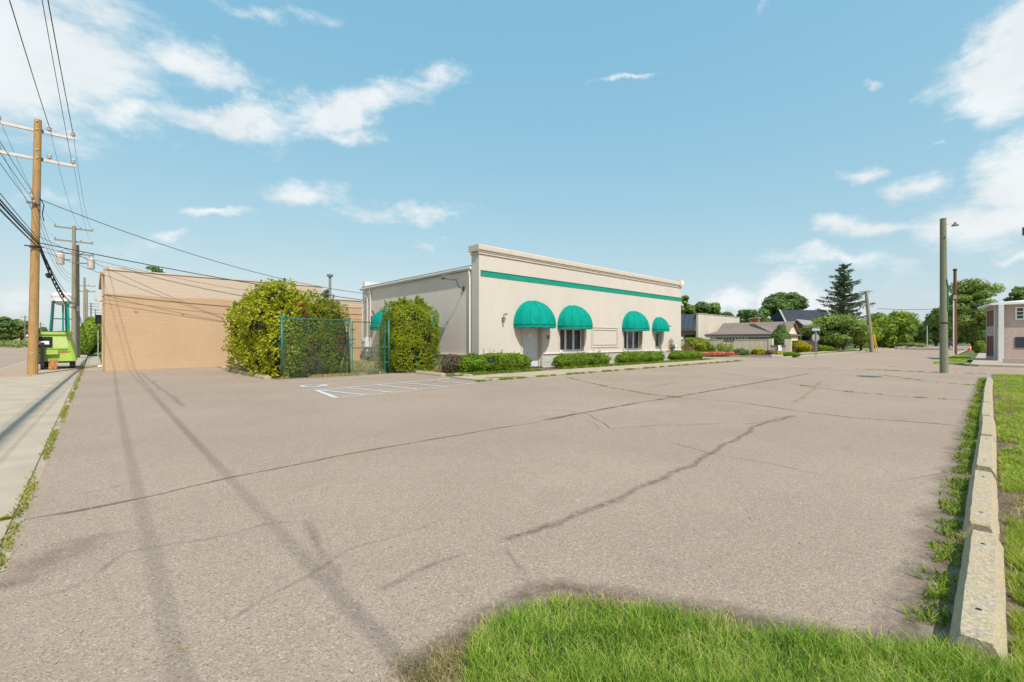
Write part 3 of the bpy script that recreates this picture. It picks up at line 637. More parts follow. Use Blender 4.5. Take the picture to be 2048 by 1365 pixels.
for q in range(3): obj('pipe', MB().tube([(32.95+q*.22,YF-.12,.9),(32.95+q*.22,YF-.12,1.52+.08*(q%2)),(33.05+q*.22,YF-.12,1.62+.08*(q%2)),(33.13+q*.22,YF-.12,1.52),(33.13+q*.22,YF-.12,1.3)], .022, 6), 'lamp_grey', parent=gm)
obj('pipe', MB().tube([(32.9,YF-.2,.0),(32.9,YF-.2,1.0),(33.1,YF-.2,1.1)], .03, 6), 'rust', parent=gm)
obj('meter_body', MB().lathe([(0,-.2),(.16,-.19),(.2,-.1),(.2,.12),(.15,.2),(0,.21)], (33.3,YF-.25,1.15), 14), 'grey_metal', parent=gm, smooth=True)
obj('dial', MB().box(33.2,33.4,YF-.48,YF-.44,1.08,1.26), 'paper', parent=gm)
obj('meter_body', MB().box(33.5,33.72,YF-.3,YF-.06,.85,1.1), 'white_metal', parent=gm)
hb = obj('hose_bib', MB().tube([(16.72,YF-.05,.42),(16.72,YF-.17,.42),(16.72,YF-.17,.33)], .02, 6).tube([(16.66,YF-.12,.5),(16.78,YF-.12,.5)], .012, 5), 'dark_metal'); setp(hb, 'dark outdoor tap on the white brick left of the door', 'tap')
el = thing('electric_meter', 'pale electric meter cabinet and conduit mast at the back corner of the shop', 'electric meter', (XS-.12, 29.8, 0))
obj('conduit', MB().tube([(XS-.1,29.9,1.8),(XS-.1,29.9,4.85),(XS-.22,29.88,4.95),(XS-.28,29.86,4.85)], .035, 7), 'grey_metal', parent=el)
obj('conduit', MB().tube([(XS-.1,29.65,.1),(XS-.1,29.65,4.5),(XS-.25,29.6,4.62)], .05, 7), 'crossarm', parent=el)
obj('cabinet', MB().box(XS-.3,XS-.005,29.5,29.95,1.1,1.75), 'white_metal', parent=el); obj('cabinet', MB().box(XS-.28,XS-.005,29.55,29.95,.25,.8), 'grey_metal', parent=el)
obj('dial', MB().tube([(XS-.3,29.75,1.5),(XS-.42,29.75,1.5)], .11, 12), 'porcelain', parent=el)
obj('cable', MB().tube([(XS-.3,29.6,1.1),(XS-.6,29.3,.5),(XS-.5,28.8,.3),(XS-.2,28.6,.5)], .02, 5), 'wire_black', parent=el)
fl2 = obj('security_light', MB().tube([(XS-.06,28.6,3.2),(XS-.35,28.4,3.55)], .05, 6).box(XS-.3,XS-.005,28.5,28.7,2.6,3.2), 'lamp_grey'); setp(fl2, 'dark twin floodlight beside the back downspout', 'light')

# ================================================================== TAN BLOCK BUILDING
YT = 30.6; XT0 = WX(208, YT); XT1 = WX(645, YT)
tan = thing('block_building', 'tan painted concrete block building with a paler upper band', 'building', (5.5, YT, 0))
def block_mat(name, lo, hi, zc):
    m = mat(name, lo, .9, .05, .6, .2, 90, fine=.05, fscale=14); t = m.node_tree; n = t.nodes; l = t.links
    b = [x for x in n if x.type == 'BSDF_PRINCIPLED'][0]; src = b.inputs['Base Color'].links[0].from_socket
    g = n.new('ShaderNodeNewGeometry'); s = n.new('ShaderNodeSeparateXYZ'); l.new(g.outputs['Position'], s.inputs[0])
    ns = n.new('ShaderNodeTexNoise'); ns.inputs['Scale'].default_value = .5; l.new(g.outputs['Position'], ns.inputs['Vector'])
    a = n.new('ShaderNodeMath'); a.operation = 'MULTIPLY_ADD'; l.new(ns.outputs['Fac'], a.inputs[0]); a.inputs[1].default_value = .22; l.new(s.outputs['Z'], a.inputs[2])
    mr = n.new('ShaderNodeMapRange'); l.new(a.outputs[0], mr.inputs[0]); mr.inputs[1].default_value = zc+.10; mr.inputs[2].default_value = zc+.13
    mx = n.new('ShaderNodeMix'); mx.data_type = 'RGBA'; l.new(mr.outputs[0], mx.inputs[0]); l.new(src, mx.inputs[6]); mx.inputs[7].default_value = (*hi, 1); l.new(mx.outputs[2], b.inputs['Base Color'])
block_mat('block_paint', (.485,.34,.21), (.53,.44,.35), 3.92)
mat('tan_trim', (.48,.34,.2), .8, .05)
obj('wall', MB().box(XT0+.02, XT1, YT+.012, YT+.25, 0, 5.14).box(XT1, 14.0, YT+.012, YT+.25, 0, 4.32).box(XT0+.02, XT0+.25, YT+.25, YT+9, 0, 5.0), 'block_paint', parent=tan)
bl = MB(); z = 0; r = 0
while z < 5.1:
    x = XT0+.0-(.2 if r % 2 else 0)
    while x < 13.9:
        a, b = max(x, XT0+.02)+.0008, min(x+.4, 13.98)-.0008; top = 5.12 if b < XT1 else 4.3
        if z+.2 <= top+.06 and b-a > .04:
            o = -.0095+.001*random.random(); bl.add([(a,YT-o,z+.003),(b,YT-o,z+.003),(b,YT-o,z+.197),(a,YT-o,z+.197),(a,YT+.014,z+.003),(b,YT+.014,z+.003),(b,YT+.014,z+.197),(a,YT+.014,z+.197)], [(0,1,2,3),(1,5,6,2),(4,0,3,7),(3,2,6,7),(4,5,1,0)])
        x += .4
    z += .2; r += 1
obj('concrete_block', bl, 'block_paint', parent=tan, kind='stuff')
cap = MB(); xs = np.linspace(XT0-.03, XT1+.03, 26); hs = [5.14+.02*math.sin(i*.9)+(.12-.12*min(1, i/3) if i < 3 else 0) for i in range(26)]
for i in range(25): cap.prism([(YT-.03,0),(YT+.3,0),(YT+.3,1),(YT-.03,1)], lambda p: (xs[i], p[0], 5.12 if p[1] == 0 else hs[i]+.06), lambda p: (xs[i+1], p[0], 5.12 if p[1] == 0 else hs[i+1]+.06))
obj('parapet_cap', cap, 'stucco_trim', parent=tan); obj('lower_cap', MB().box(XT1+.04, 14.02, YT-.03, YT+.3, 4.32, 4.37), 'kerb_concrete', parent=tan)
obj('roof', MB().box(XT0+.26, 14, YT+.3, YT+9, 4.2, 4.26), 'roof_membrane', parent=tan)
obj('rear_wall', MB().box(XT0+.02, 14, YT+9, YT+9.2, 0, 4.3), 'block_paint', parent=tan)
obj('gutter', MB().box(XT0-.14, XT0+.018, YT+.05, YT+9, 4.85, 5.0), 'tan_trim', parent=tan)
obj('downspout', MB().tube([(XT0-.06,YT+.12,4.9),(XT0-.06,YT+.12,4.3),(XT0-.04,YT+.12,4.1),(XT0-.04,YT+.12,.05)], .05, 6), 'tan_trim', parent=tan)
fl = thing('floodlight', 'small tan floodlight projecting from the corner of the tan block building', 'light', (XT0-.1, YT+1.2, 3.6))
obj('bracket', MB().tube([(XT0+.01,YT+1.2,3.6),(XT0-.2,YT+1.2,3.58)], .03, 6), 'tan_trim', parent=fl); obj('lamp_head', MB().obox((XT0-.26,YT+1.2,3.66), .14, .12, .08, Matrix.Rotation(.5, 3, 'Y')), 'crossarm', parent=fl)
hs_ = thing('hanging_sign', 'dark hanging sign on the street side of the tan block building', 'sign', (XT0-.3, YT+5, 2.6))
obj('sign_board', MB().box(XT0-.31, XT0-.03, YT+5, YT+5.06, 2.5, 3.0), 'black_paint', parent=hs_); obj('bracket', MB().box(XT0-.33, XT0+.02, YT+5.01, YT+5.05, 3.0, 3.03), 'dark_metal', parent=hs_)
dp = thing('drain_pipe', 'thin pale pipe standing on a white foot beside the tan building corner', 'pipe', (XT0-.25, YT+3.2, 0))
obj('pipe', MB().tube([(XT0-.2,YT+3.2,.0),(XT0-.2,YT+3.2,2.1)], .022, 6), 'porcelain', parent=dp); obj('pipe_foot', MB().tube([(XT0-.2,YT+3.2,.08),(XT0+.0,YT+3.2,.1)], .06, 7), 'white_metal', parent=dp)
vx, vy = D(660, 31.5); vp = thing('roof_vent', 'galvanised vent pipe with cap above the lower tan roof', 'vent pipe', (vx, vy, 4.26))
obj('pipe', MB().tube([(vx,vy,4.27),(vx,vy,6.0)], .09, 8), 'grey_metal', parent=vp); obj('cap', MB().lathe([(.09,0),(.2,.05),(.22,.2),(.1,.22),(0,.22)], (vx,vy,5.98), 10), 'grey_metal', parent=vp)
hk = obj('wall_hook', MB().tube([(5.52,YT,2.85),(5.52,YT-.12,2.86),(5.52,YT-.14,2.8)], .018, 5), 'dark_metal'); setp(hk, 'small metal hook on the tan wall where thin wires end', 'hook')
for (hx, hz) in ((1.6,3.05),(3.6,2.95)):
    q = obj('wall_anchor', MB().tube([(hx,YT,hz),(hx,YT-.06,hz+.02),(hx+.12,YT-.05,hz)], .012, 5), 'dark_metal'); setp(q, 'small iron anchor on the tan wall, the '+('nearer one to the street corner' if hx < 2 else 'middle one of the wall'), 'anchor')
# ================================================================== PARKING STOPS
def stop(x0, x1, y, label, dy=0., wid=.096, h=.14, along='x', tilt=0.):
    e = thing('parking_stop', label, 'parking stop', ((x0+x1)/2, y, 0) if along == 'x' else (y, (x0+x1)/2, 0), 'concrete parking stops')
    prof = [(wid,0),(wid,.05),(wid*.58,h),(-wid*.58,h),(-wid,.05),(-wid,0)]; b = .02
    L_ = x1-x0; st = [(0,1-.12),(b,1),(L_-b,1),(L_,1-.12)]; mb = MB(); n = len(prof)
    nseg = 12; ss = [0, b]+[b+(L_-2*b)*k/nseg for k in range(1, nseg)]+[L_-b, L_]
    for s in ss:
        k = .88 if s in (0, L_) else 1
        for (a, z) in prof:
            jx = random.gauss(0, .0015) if z > 0 else 0; jz = random.gauss(0, .0012) if z > 0 else 0
            p = (x0+s, y+dy*(s/L_)+a*k+jx, z*k+jz+tilt*(s/L_)); mb.v.append(p if along == 'x' else (p[1], p[0], p[2]))
    for i in range(len(ss)-1):
        for k in range(n-1): mb.f.append((i*n+k, i*n+k+1, (i+1)*n+k+1, (i+1)*n+k) if along == 'x' else (i*n+k, (i+1)*n+k, (i+1)*n+k+1, i*n+k+1))
    mb.f.append(tuple(range(n)) if along != 'x' else tuple(range(n-1, -1, -1))); o = (len(ss)-1)*n; mb.f.append(tuple(range(o, o+n)) if along == 'x' else tuple(range(o+n-1, o-1, -1)))
    obj('concrete_bar', mb, 'stop_concrete', parent=e)
    for q in (.3, L_-.3):
        if L_ > 1.5: c = (x0+q, y+dy*q/L_, h+tilt*q/L_-.004); c = c if along == 'x' else (c[1], c[0], c[2]); obj('pin_hole_disc', MB().lathe([(0,.007),(.011,.007),(.013,0)], c, 8), 'dark_hole', parent=e)  # raised dark disc; shade inside the hole is put into its colour
    return e
iv = [(2.98,4.66),(4.85,6.82),(7.15,9.38),(9.62,10.72),(10.76,11.9),(12.15,14.55),(14.8,17.3),(17.5,19.5),(19.7,22.2),(22.4,24.5)]
nm = ['nearest to the camera, yellowed with lichen','second from the camera, with a chipped left edge','third from the camera along the right lawn','nearer half of the broken fourth stop in the row','farther half of the broken fourth stop in the row',
      'fifth whole stop from the camera','sixth whole stop from the camera','seventh whole stop, short, well down the row','eighth whole stop, last but one of the row','last one of the row, closest to the street']
for i, ((a, b), l_) in enumerate(zip(iv, nm)): stop(a, b, .047+random.uniform(-.012, .012), 'concrete parking stop, '+l_, dy=random.uniform(-.015, .015))
stop(19.4, 23.2, 5.02, 'long concrete stop in front of the big yellow-green shrub, nearer one', dy=.05, wid=.12, h=.13, along='y')
stop(23.4, 28.4, 5.05, 'long concrete stop at the foot of the tan wall beside the shrub', dy=.1, wid=.12, h=.13, along='y')
stop(15.9, 18.1, 10.9, 'concrete stop at the head of the painted bay', dy=.05, wid=.12, h=.14, along='y')
stop(14.5, 15.75, 11.3, 'short concrete stop between the painted bay and the footpath', dy=.15, wid=.12, h=.13, along='y')

# ================================================================== CHAIN LINK FENCE
FY = 19.12; fx0, fx1, gx1 = 5.45, 8.18, 10.05
def mesh_panel(name, x0, x1, z0, z1, y, parent, pitch=.075):
    mb = MB(); w = .0025; Hh = z1-z0; x = x0-Hh
    while x < x1:
        for sgn in (1, -1):
            # line from (x,z0) to (x+H,z1) clipped to the panel
            a0, b0 = (x, z0), (x+Hh, z1)
            if sgn < 0: a0, b0 = (x, z1), (x+Hh, z0)
            ta = max(0, (x0-x)/Hh); tb = min(1, (x1-x)/Hh)
            if tb-ta > .01:
                p = lambda t: (a0[0]+(b0[0]-a0[0])*t, y+sgn*.003, a0[1]+(b0[1]-a0[1])*t)
                mb.tube([p(ta), p(tb)], w, 3, cap=False)
        x += pitch
    return obj(name, mb, 'chain_green', parent=parent, kind='stuff')
fe = thing('chain_link_fence', 'green chain link fence panel in front of the brown-patched hedge', 'fence', (fx0, FY, 0))
def post(x, h, r, par, y=FY, name='post'): obj(name, MB().tube([(x,y,0),(x,y,h)], r, 10), 'post_green', parent=par, smooth=True); obj('post_cap', MB().lathe([(r*1.15,0),(r*1.2,.03),(r*.7,.06),(0,.075)], (x,y,h), 10), 'post_green', parent=par)
post(fx0, 2.5, .04, fe); post(fx1, 2.46, .045, fe)
obj('top_rail', MB().tube([(fx0,FY,2.4),(fx1,FY,2.4)], .022, 8), 'post_green', parent=fe); mesh_panel('wire_mesh', fx0+.04, fx1-.04, .05, 2.42, FY+.03, fe)
obj('tension_bar', MB().box(fx0+.06,fx0+.075,FY+.02,FY+.03,.05,2.4), 'post_green', parent=fe)
ga = thing('gate', 'green chain link gate with a middle rail, standing ajar to the yard', 'gate', ((fx1+gx1)/2, FY, 0))
g0, g1 = fx1+.12, gx1-.2
gy = lambda x: FY+.0
for a, b in (((g0,.12),(g0,2.35)), ((g1,.12),(g1,2.35)), ((g0,.12),(g1,.12)), ((g0,2.35),(g1,2.35)), ((g0,1.2),(g1,1.2))):
    obj('gate_frame' if a[0] == b[0] else 'gate_rail', MB().tube([(a[0],FY,a[1]),(b[0],FY,b[1])], .024, 8), 'post_green', parent=ga)
mesh_panel('wire_mesh', g0+.02, g1-.02, .14, 2.33, FY+.026, ga)
gp = thing('gate_post', 'pair of green gate posts joined by hinges beside the right hedge', 'post', (gx1, FY, 0))
post(gx1, 2.5, .045, gp); obj('hinge', MB().box(g1,gx1,FY-.03,FY+.03,1.95,2.0), 'post_green', parent=gp); obj('hinge', MB().box(g1,gx1,FY-.03,FY+.03,.5,.55), 'post_green', parent=gp); obj('latch', MB().box(g1-.02,gx1+.04,FY-.06,FY-.03,1.2,1.26), 'post_green', parent=gp)
fe2 = thing('chain_link_fence', 'green fence mostly swallowed by the right hedge, one post foot showing', 'fence', (11.0, 18.6, 0))
post(11.15, .5, .035, fe2, 18.5)

# ================================================================== PLANTS
def leaves_on(blobs, n, p=2.2, lump=.12, k=4, inner=.86, seed=1, zmin=0.03, gap=0.):
    vol = np.array([b[3]*b[4]+b[3]*b[5]+b[4]*b[5] for b in blobs]); cnt = (n*vol/vol.sum()).astype(int); Ps = []; Ns = []
    for i, (b, c) in enumerate(zip(blobs, cnt)):
        d = sphere(c); e = b[6] if len(b) > 6 else p
        rr = (np.abs(d)**e).sum(1)**(-1/e); rr *= lumpy(d, seed+i, lump, k)*(inner+(1.03-inner)*np.sqrt(rng.random(c)))
        P = d*rr[:, None]*np.array(b[3:6])+np.array(b[:3]); Ps.append(P); Ns.append(d/np.array(b[3:6]))
    P = np.concatenate(Ps); Nn = norm(np.concatenate(Ns)); ok = P[:, 2] > zmin
    for i, b in enumerate(blobs):   # drop leaves deep inside another blob
        q = (P-np.array(b[:3]))/(np.array(b[3:6])*.72); ok &= ~((np.abs(q)**p).sum(1) < 1)
    if gap:
        r_ = np.random.default_rng(seed+9); g_ = np.zeros(len(P))
        for i in range(8): g_ += np.sin(P @ r_.normal(0, 5, 3)+r_.random()*6)
        ok &= ~((g_ > gap) & (rng.random(len(P)) < .8))
    return P[ok], Nn[ok]
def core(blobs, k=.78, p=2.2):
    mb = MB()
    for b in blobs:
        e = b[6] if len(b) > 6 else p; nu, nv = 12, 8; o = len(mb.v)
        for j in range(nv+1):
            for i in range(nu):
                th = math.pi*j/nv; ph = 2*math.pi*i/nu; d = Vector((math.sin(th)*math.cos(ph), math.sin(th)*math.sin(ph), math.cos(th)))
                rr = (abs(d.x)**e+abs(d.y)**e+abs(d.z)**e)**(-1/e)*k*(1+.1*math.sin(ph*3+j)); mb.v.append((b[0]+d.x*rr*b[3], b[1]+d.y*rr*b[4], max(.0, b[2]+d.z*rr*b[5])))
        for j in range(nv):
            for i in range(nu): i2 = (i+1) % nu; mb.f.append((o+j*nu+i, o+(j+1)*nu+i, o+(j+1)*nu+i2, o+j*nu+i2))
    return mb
def shrub(name, label, cat, blobs, n, size, m, group=None, lump=.12, k=4, inner=.87, p=2.2, jit=.7, cores=.78, aspect=.6, seed=1, extra=None, gap=0., shoots=0):
    b0 = blobs[0]; e = thing(name, label, cat, (b0[0], b0[1], 0), group)
    P, Nn = leaves_on(blobs, n, p, lump, k, inner, seed, gap=gap)
    if shoots:
        i_ = rng.integers(0, len(P), shoots); sd = norm(Nn[i_]+rng.normal(0, .35, (shoots, 3))+np.array([0, 0, .5])); L_ = .12+.33*rng.random(shoots)**2; ex_ = []
        for q in range(16): ex_.append(P[i_]+sd*(L_*q/15)[:, None]+rng.normal(0, .022, (shoots, 3)))
        P = np.concatenate([P]+ex_); Nn = np.concatenate([Nn]+[norm(sd+rng.normal(0, .8, sd.shape)) for _ in ex_])
    npobj('foliage', leaf_quads(P, Nn, size, jit, aspect), 4, m, parent=e)
    if extra is not None: npobj('new_growth', extra[0], 4, extra[1], parent=e, kind='stuff')
    if cores: obj('dark_core', core(blobs, cores, p), 'core_shade', parent=e, smooth=True)  # opaque filler body; shade between the leaves is put into its colour
    return e
A = [(5.75,22.0,2.15,1.05,1.5,1.9),(5.65,24.6,1.95,1.0,1.7,1.85),(6.25,20.6,1.8,.95,1.0,1.75),(7.0,20.9,2.45,.9,.9,1.0),(5.75,20.25,1.0,.72,.85,1.0),(5.7,22.5,.95,.72,1.6,.95),(5.95,21.2,3.2,.7,.9,.85)]
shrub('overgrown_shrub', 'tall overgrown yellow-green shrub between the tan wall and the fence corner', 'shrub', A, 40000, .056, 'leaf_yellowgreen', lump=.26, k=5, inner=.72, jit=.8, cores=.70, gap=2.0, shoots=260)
B = [(6.75,20.05,1.35,.75,.62,1.55,2.8),(7.65,20.05,1.45,.8,.62,1.7,3.2),(6.2,19.75,.8,.6,.45,.85)]
shrub('arborvitae_hedge', 'olive hedge with rusty brown patches behind the chain link panel', 'hedge', B, 23000, .042, 'leaf_hedge_brown', lump=.1, k=7, inner=.88, aspect=.5, gap=3.0, shoots=160)
shrub('bare_shrub', 'dead twiggy grey-brown shrub at the foot of the hedge behind the fence', 'shrub', [(6.75,19.45,.4,.42,.28,.5)], 2600, .035, 'leaf_twiggy', cores=.5, inner=.3, aspect=.2)
sp = thing('sapling', 'sparse young sapling sticking up above the hedge by the tan wall', 'tree', (7.0,21.6,0))
sb_ = MB(); tips = []
for i in range(9):
    a = random.random()*6.28; x_, y_ = 7.4+random.uniform(-.5,.9), 21.6+random.uniform(-.2,.2); h_ = random.uniform(3.3,4.0); sb_.tube([(x_,y_,2.0),(x_+.05*math.cos(a),y_,3.0),(x_+.15*math.cos(a),y_,h_)], [.015,.01,.004], 4)
    for k_ in range(22): t_ = random.uniform(.2,1); tips.append((x_+.15*math.cos(a)*t_+random.gauss(0,.09), y_+random.gauss(0,.09), 3.0+(h_-3.0)*t_))
obj('stem', sb_, 'bark', parent=sp); npobj('foliage', leaf_quads(np.array(tips), sphere(len(tips)), .05, .8), 4, 'leaf_twiggy', parent=sp)
C = [(11.42,19.45,1.55,1.22,.95,1.62,6.)]
for (cx, ch, cw) in ((10.62,3.5,.2),(10.95,3.62,.17),(11.3,3.48,.2),(11.62,3.72,.17),(11.95,3.6,.16),(12.25,3.5,.18),(10.38,3.3,.18)): C.append((cx, 19.4+random.uniform(-.3,.3), ch-.62, cw, .24, .62, 1.6))
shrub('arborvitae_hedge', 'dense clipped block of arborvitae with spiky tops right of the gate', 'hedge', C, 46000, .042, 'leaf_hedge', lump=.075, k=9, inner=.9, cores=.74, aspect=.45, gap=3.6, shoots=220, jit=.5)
shrub('arborvitae_hedge', 'dark narrow arborvitae in the yard seen through the gate', 'hedge', [(12.15,23.0,1.5,.5,.55,1.6)], 7000, .055, 'leaf_tree_dark', lump=.1)
shrub('low_shrub', 'brownish half-bare shrub between the right hedge and the shop corner', 'shrub', [(12.55,17.5,.4,.6,.45,.48)], 3600, .035, 'leaf_twiggy', inner=.5, cores=.6)
shrub('low_shrub', 'bright green bushy shrub at the stucco corner by the downspout', 'shrub', [(13.25,16.9,.42,.5,.45,.52),(12.9,17.1,.35,.4,.4,.4)], 4200, .04, 'leaf_box', inner=.6, cores=.6, lump=.2)
def hedge_low(x0, x1, y, h, label, m='leaf_box', n=None, ex=3.4):
    cx = (x0+x1)/2; return shrub('boxwood_hedge', label, 'hedge', [(cx, y, h*.52, (x1-x0)/2, .62, h*.5, ex)], n or int(3900*(x1-x0)), .034, m, 'clipped hedges in front of the shop', lump=.08, k=6, inner=.82, cores=.8, jit=.8, gap=2.8, shoots=50)
hedge_low(12.6,16.0,15.95,.88,'long clipped hedge left of the white door')
hedge_low(18.35,20.6,15.95,.74,'clipped hedge right of the white door, left half of the pair under the window')
hedge_low(20.65,22.6,15.95,.74,'clipped hedge below the first window, its right half by the blank panel')
hedge_low(24.3,27.0,15.95,.72,'clipped hedge below the second window')
hedge_low(27.05,29.1,15.95,.70,'clipped hedge left of the white brick pier')
hedge_low(31.0,35.7,15.95,.74,'long rounded hedge at the far corner of the shop', ex=2.6)
# weeds and straggly grass
def scatter(pts, n, w): 
    P = []; seg = [(Vector(a), Vector(b)) for a, b in zip(pts[:-1], pts[1:])]; Ls = [s[1].__sub__(s[0]).length for s in seg]; tot = sum(Ls)
    for (a, b), l_ in zip(seg, Ls):
        k = int(n*l_/tot); t = rng.random(k)[:, None]; q = np.array(a)*(1-t)+np.array(b)*t; P.append(q+rng.normal(0, w, (k, 2)))
    P = np.concatenate(P); return np.concatenate([P, np.zeros((len(P), 1))], 1)
def clumpy(P, sc, th, seed):
    r = np.random.default_rng(seed); k = np.zeros(len(P))
    for i in range(6): k += np.sin(P[:, :2] @ r.normal(0, sc, 2)+r.random()*6)
    return P[k > th]
def weeds(name, label, cat, P, h, w, m, **k): return blade_obj(name, P, h, w, m, label=label, cat=cat, kind='stuff', **k)
P = clumpy(scatter([(-.47,2.6),(-.47,5.4),(-.45,9),(-.43,14),(-.41,22),(-.40,30),(-.38,42)], 11000, .026), 7, -.7, 3)
weeds('joint_weeds', 'strip of low olive weeds in the joint between pavement and asphalt', 'weeds', P, .028, .011, 'weed_moss', lean=1.4)
weeds('joint_weeds', 'short weeds in the cross joint at the left edge of the pavement', 'weeds', scatter([(-.9,5.65),(-.5,5.66)], 400, .012), .03, .01, 'weed_moss', lean=1.3)
P = clumpy(scatter([(10.2,12.86),(16,12.88),(22,12.88),(30,12.9),(36,12.95)], 13000, .05), 7, .3, 5)
weeds('edge_weeds', 'ragged weeds along the edge of the footpath before the shop', 'weeds', P, .09, .02, 'leaf_weed', lean=1.1)
weeds('edge_weeds', 'tuft of weeds where the short stop meets the footpath', 'weeds', clumpy(scatter([(11.2,16),(11.3,13.4),(12.6,12.95)], 2200, .07), 2, -.5, 2), .09, .018, 'weed_moss', lean=1)
P = clumpy(np.concatenate([scatter([(11.3,15.2),(35.3,15.15)], 9000, .10), scatter([(11.3,15.1),(16,15.1)], 3000, .1), scatter([(17.9,15.6),(24,15.3),(31,15.2),(35.6,15.2)], 6000, .16)]), 5, -.9, 6)
P = P[~((P[:, 0] > 16.1) & (P[:, 0] < 17.9))]
weeds('bed_weeds', 'leafy weeds along the front of the clipped hedges', 'weeds', P, .17, .028, 'leaf_weed', lean=.9)
P = clumpy(np.concatenate([scatter(px([(1130,755),(1220,776),(1300,790),(1365,797)]), 900, .03), scatter(px([(1600,772),(1700,785),(1830,796),(1958,803)]), 1100, .05), scatter(px([(1760,750),(1850,764),(1955,772)]), 700, .1), scatter([(29.65,-1),(29.65,5)], 1600, .12)]), 6, .2, 9)
weeds('crack_weeds', 'sparse weeds growing in the cracks of the far end of the lot', 'weeds', P, .035, .014, 'weed_moss', lean=1.2)
P = clumpy(np.concatenate([scatter(px([(30,1044),(300,993),(620,925),(900,874),(1045,850)]), 260, .02), scatter(px([(330,1300),(640,1200)]), 60, .05)]), 3, .8, 9)
weeds('crack_weeds', 'tiny weeds in the long crack across the near asphalt', 'weeds', P, .02, .006, 'weed_moss', lean=1.2)
P = clumpy(scatter([(5.5,19.0),(8.2,18.98),(10.1,19.0),(13.5,18.3)], 7000, .09), 2, -1, 4)
weeds('fence_weeds', 'straw coloured and green weeds along the foot of the chain link fence', 'weeds', P, .13, .016, 'grass_dry', lean=.8)
P = np.stack([rng.uniform(8.3,14,14000), rng.uniform(19.7,30,14000), np.zeros(14000)+.012], 1)
weeds('dry_grass', 'dry straw grass covering the fenced yard behind the gate', 'grass', P, .22, .03, 'grass_dry', lean=.8)
# broad leafy weeds along the left side of the parking stops
P = clumpy(scatter([(2.55,.21),(4.7,.22),(7,.22),(9.5,.22),(12,.21)], 3800, .05), 11, -.9, 12)
weeds('stop_weeds', 'leafy green weeds crowding the left side of the near parking stops', 'weeds', P, .055, .013, 'leaf_weed', lean=1.3)
P = clumpy(scatter([(12,.2),(18,.2),(25,.2)], 2600, .05), 7, .0, 13)
weeds('stop_weeds', 'low weeds beside the far parking stops', 'weeds', P, .10, .025, 'leaf_weed', lean=1.1)
P = clumpy(scatter([(2.4,-.17),(5,-.18),(8,-.2),(14,-.25),(24,-.35)], 9000, .06), 5, -.6, 21)
weeds('dry_fringe', 'straw coloured dry grass between the parking stops and the lawn', 'grass', P, .05, .006, 'grass_dry', lean=1.1)
weeds('dead_grass_tuft', 'tuft of dead brown grass between the first two parking stops', 'grass', scatter([(4.75,-.06),(4.75,.14)], 520, .035), .075, .006, 'grass_dry', lean=1.2)
weeds('dead_grass_tuft', 'dry brown grass in the gap between second and third parking stops', 'grass', scatter([(6.98,-.05),(6.98,.1)], 260, .05), .06, .006, 'grass_dry', lean=1.2)
# lawn on the right and grass corner in front
lawn = [(2.0,-.10),(29.4,-.08),(29.4,-2.6),(3,-2.2),(2.0,-2.2)]
n = 120000; u_ = rng.random(n); X_ = 2.0*np.exp(u_*np.log(29.4/2.0)); wd = .06*X_+.35; Y_ = -.08-rng.random(n)*wd
P = np.stack([X_, Y_, np.zeros(n)+.004], 1); kk = np.zeros(n)
r = np.random.default_rng(3)
for i in range(6): kk += np.sin(P[:, :2] @ r.normal(0, 6, 2)+r.random()*6)
bare = (Y_ > -.17-.012*X_) & (kk > .3) | (kk > 3.2); P = P[~bare]; sz = (.35+.04*P[:, 0]*.5)
Pn, Pf = P[P[:, 0] < 7], P[P[:, 0] >= 7]
lw = blade_obj('lawn', Pn, .075, .0045, 'grass_lawn', kind='stuff', lean=.9, label='near part of the mown lawn right of the parking stops', cat='grass')
blade_obj('lawn', Pf, .07, .014, 'grass_lawn', kind='stuff', lean=.9, label='far part of the mown lawn right of the parking stops', cat='grass')
n = 36000; P = np.stack([rng.uniform(2, 29.4, n), -rng.uniform(.6, 4.5, n), np.zeros(n)+.004], 1)
blade_obj('lawn', P, .07, .03, 'grass_lawn', kind='stuff', lean=.9, label='outer part of the mown lawn beyond the right edge of view', cat='grass')
patch = px([(935,1365),(942,1325),(958,1290),(1000,1252),(1050,1226),(1110,1212),(1200,1219),(1260,1232),(1330,1240),(1400,1256),(1500,1270),(1600,1282),(1700,1300),(1800,1310),(1905,1316)])+[(3.02,.0),(3.0,-.3),(2.6,-1.6),(.2,-1.6),(.2,.5)]
sheet('grass_corner', [(p[0], p[1]) for p in patch], .0105, 'lawn_base')
n = 230000; P = np.stack([rng.uniform(.1, 3.2, n), rng.uniform(-1.6, 2.3, n), np.zeros(n)+.01], 1); P = P[inpoly(P, patch)]; P[:, :2] += rng.normal(0, .028, (len(P), 2))
dd = P[:, 0]*FW.x+P[:, 1]*FW.y; P = P[(dd > .9) | (rng.random(len(P)) < .25)]
kk = np.zeros(len(P)); r = np.random.default_rng(8)
for i in range(6): kk += np.sin(P[:, :2] @ r.normal(0, 6, 2)+r.random()*6)
tall = kk > .2
blade_obj('grass', P[tall], .095, .0042, 'grass_blade', kind='stuff', lean=.75, label='longer fresh green grass tufts of the corner in the foreground', cat='grass')
blade_obj('grass', P[~tall], .06, .0042, 'grass_blade', kind='stuff', lean=1.0, label='shorter green grass of the corner in the foreground', cat='grass')
blade_obj('grass', P[rng.random(len(P)) < .06], .075, .0038, 'grass_dry', kind='stuff', lean=1.1, label='dead straw blades mixed through the foreground grass corner', cat='grass')
P = clumpy(scatter(px([(850,1365),(900,1325),(950,1290),(1010,1240),(1080,1205),(1200,1207),(1400,1240),(1600,1270),(1800,1300)]), 4200, .05), 5, -.3, 5)
weeds('dry_fringe', 'sparse dry grass fringe round the foreground grass corner', 'grass', P, .035, .004, 'grass_dry', lean=1.2)
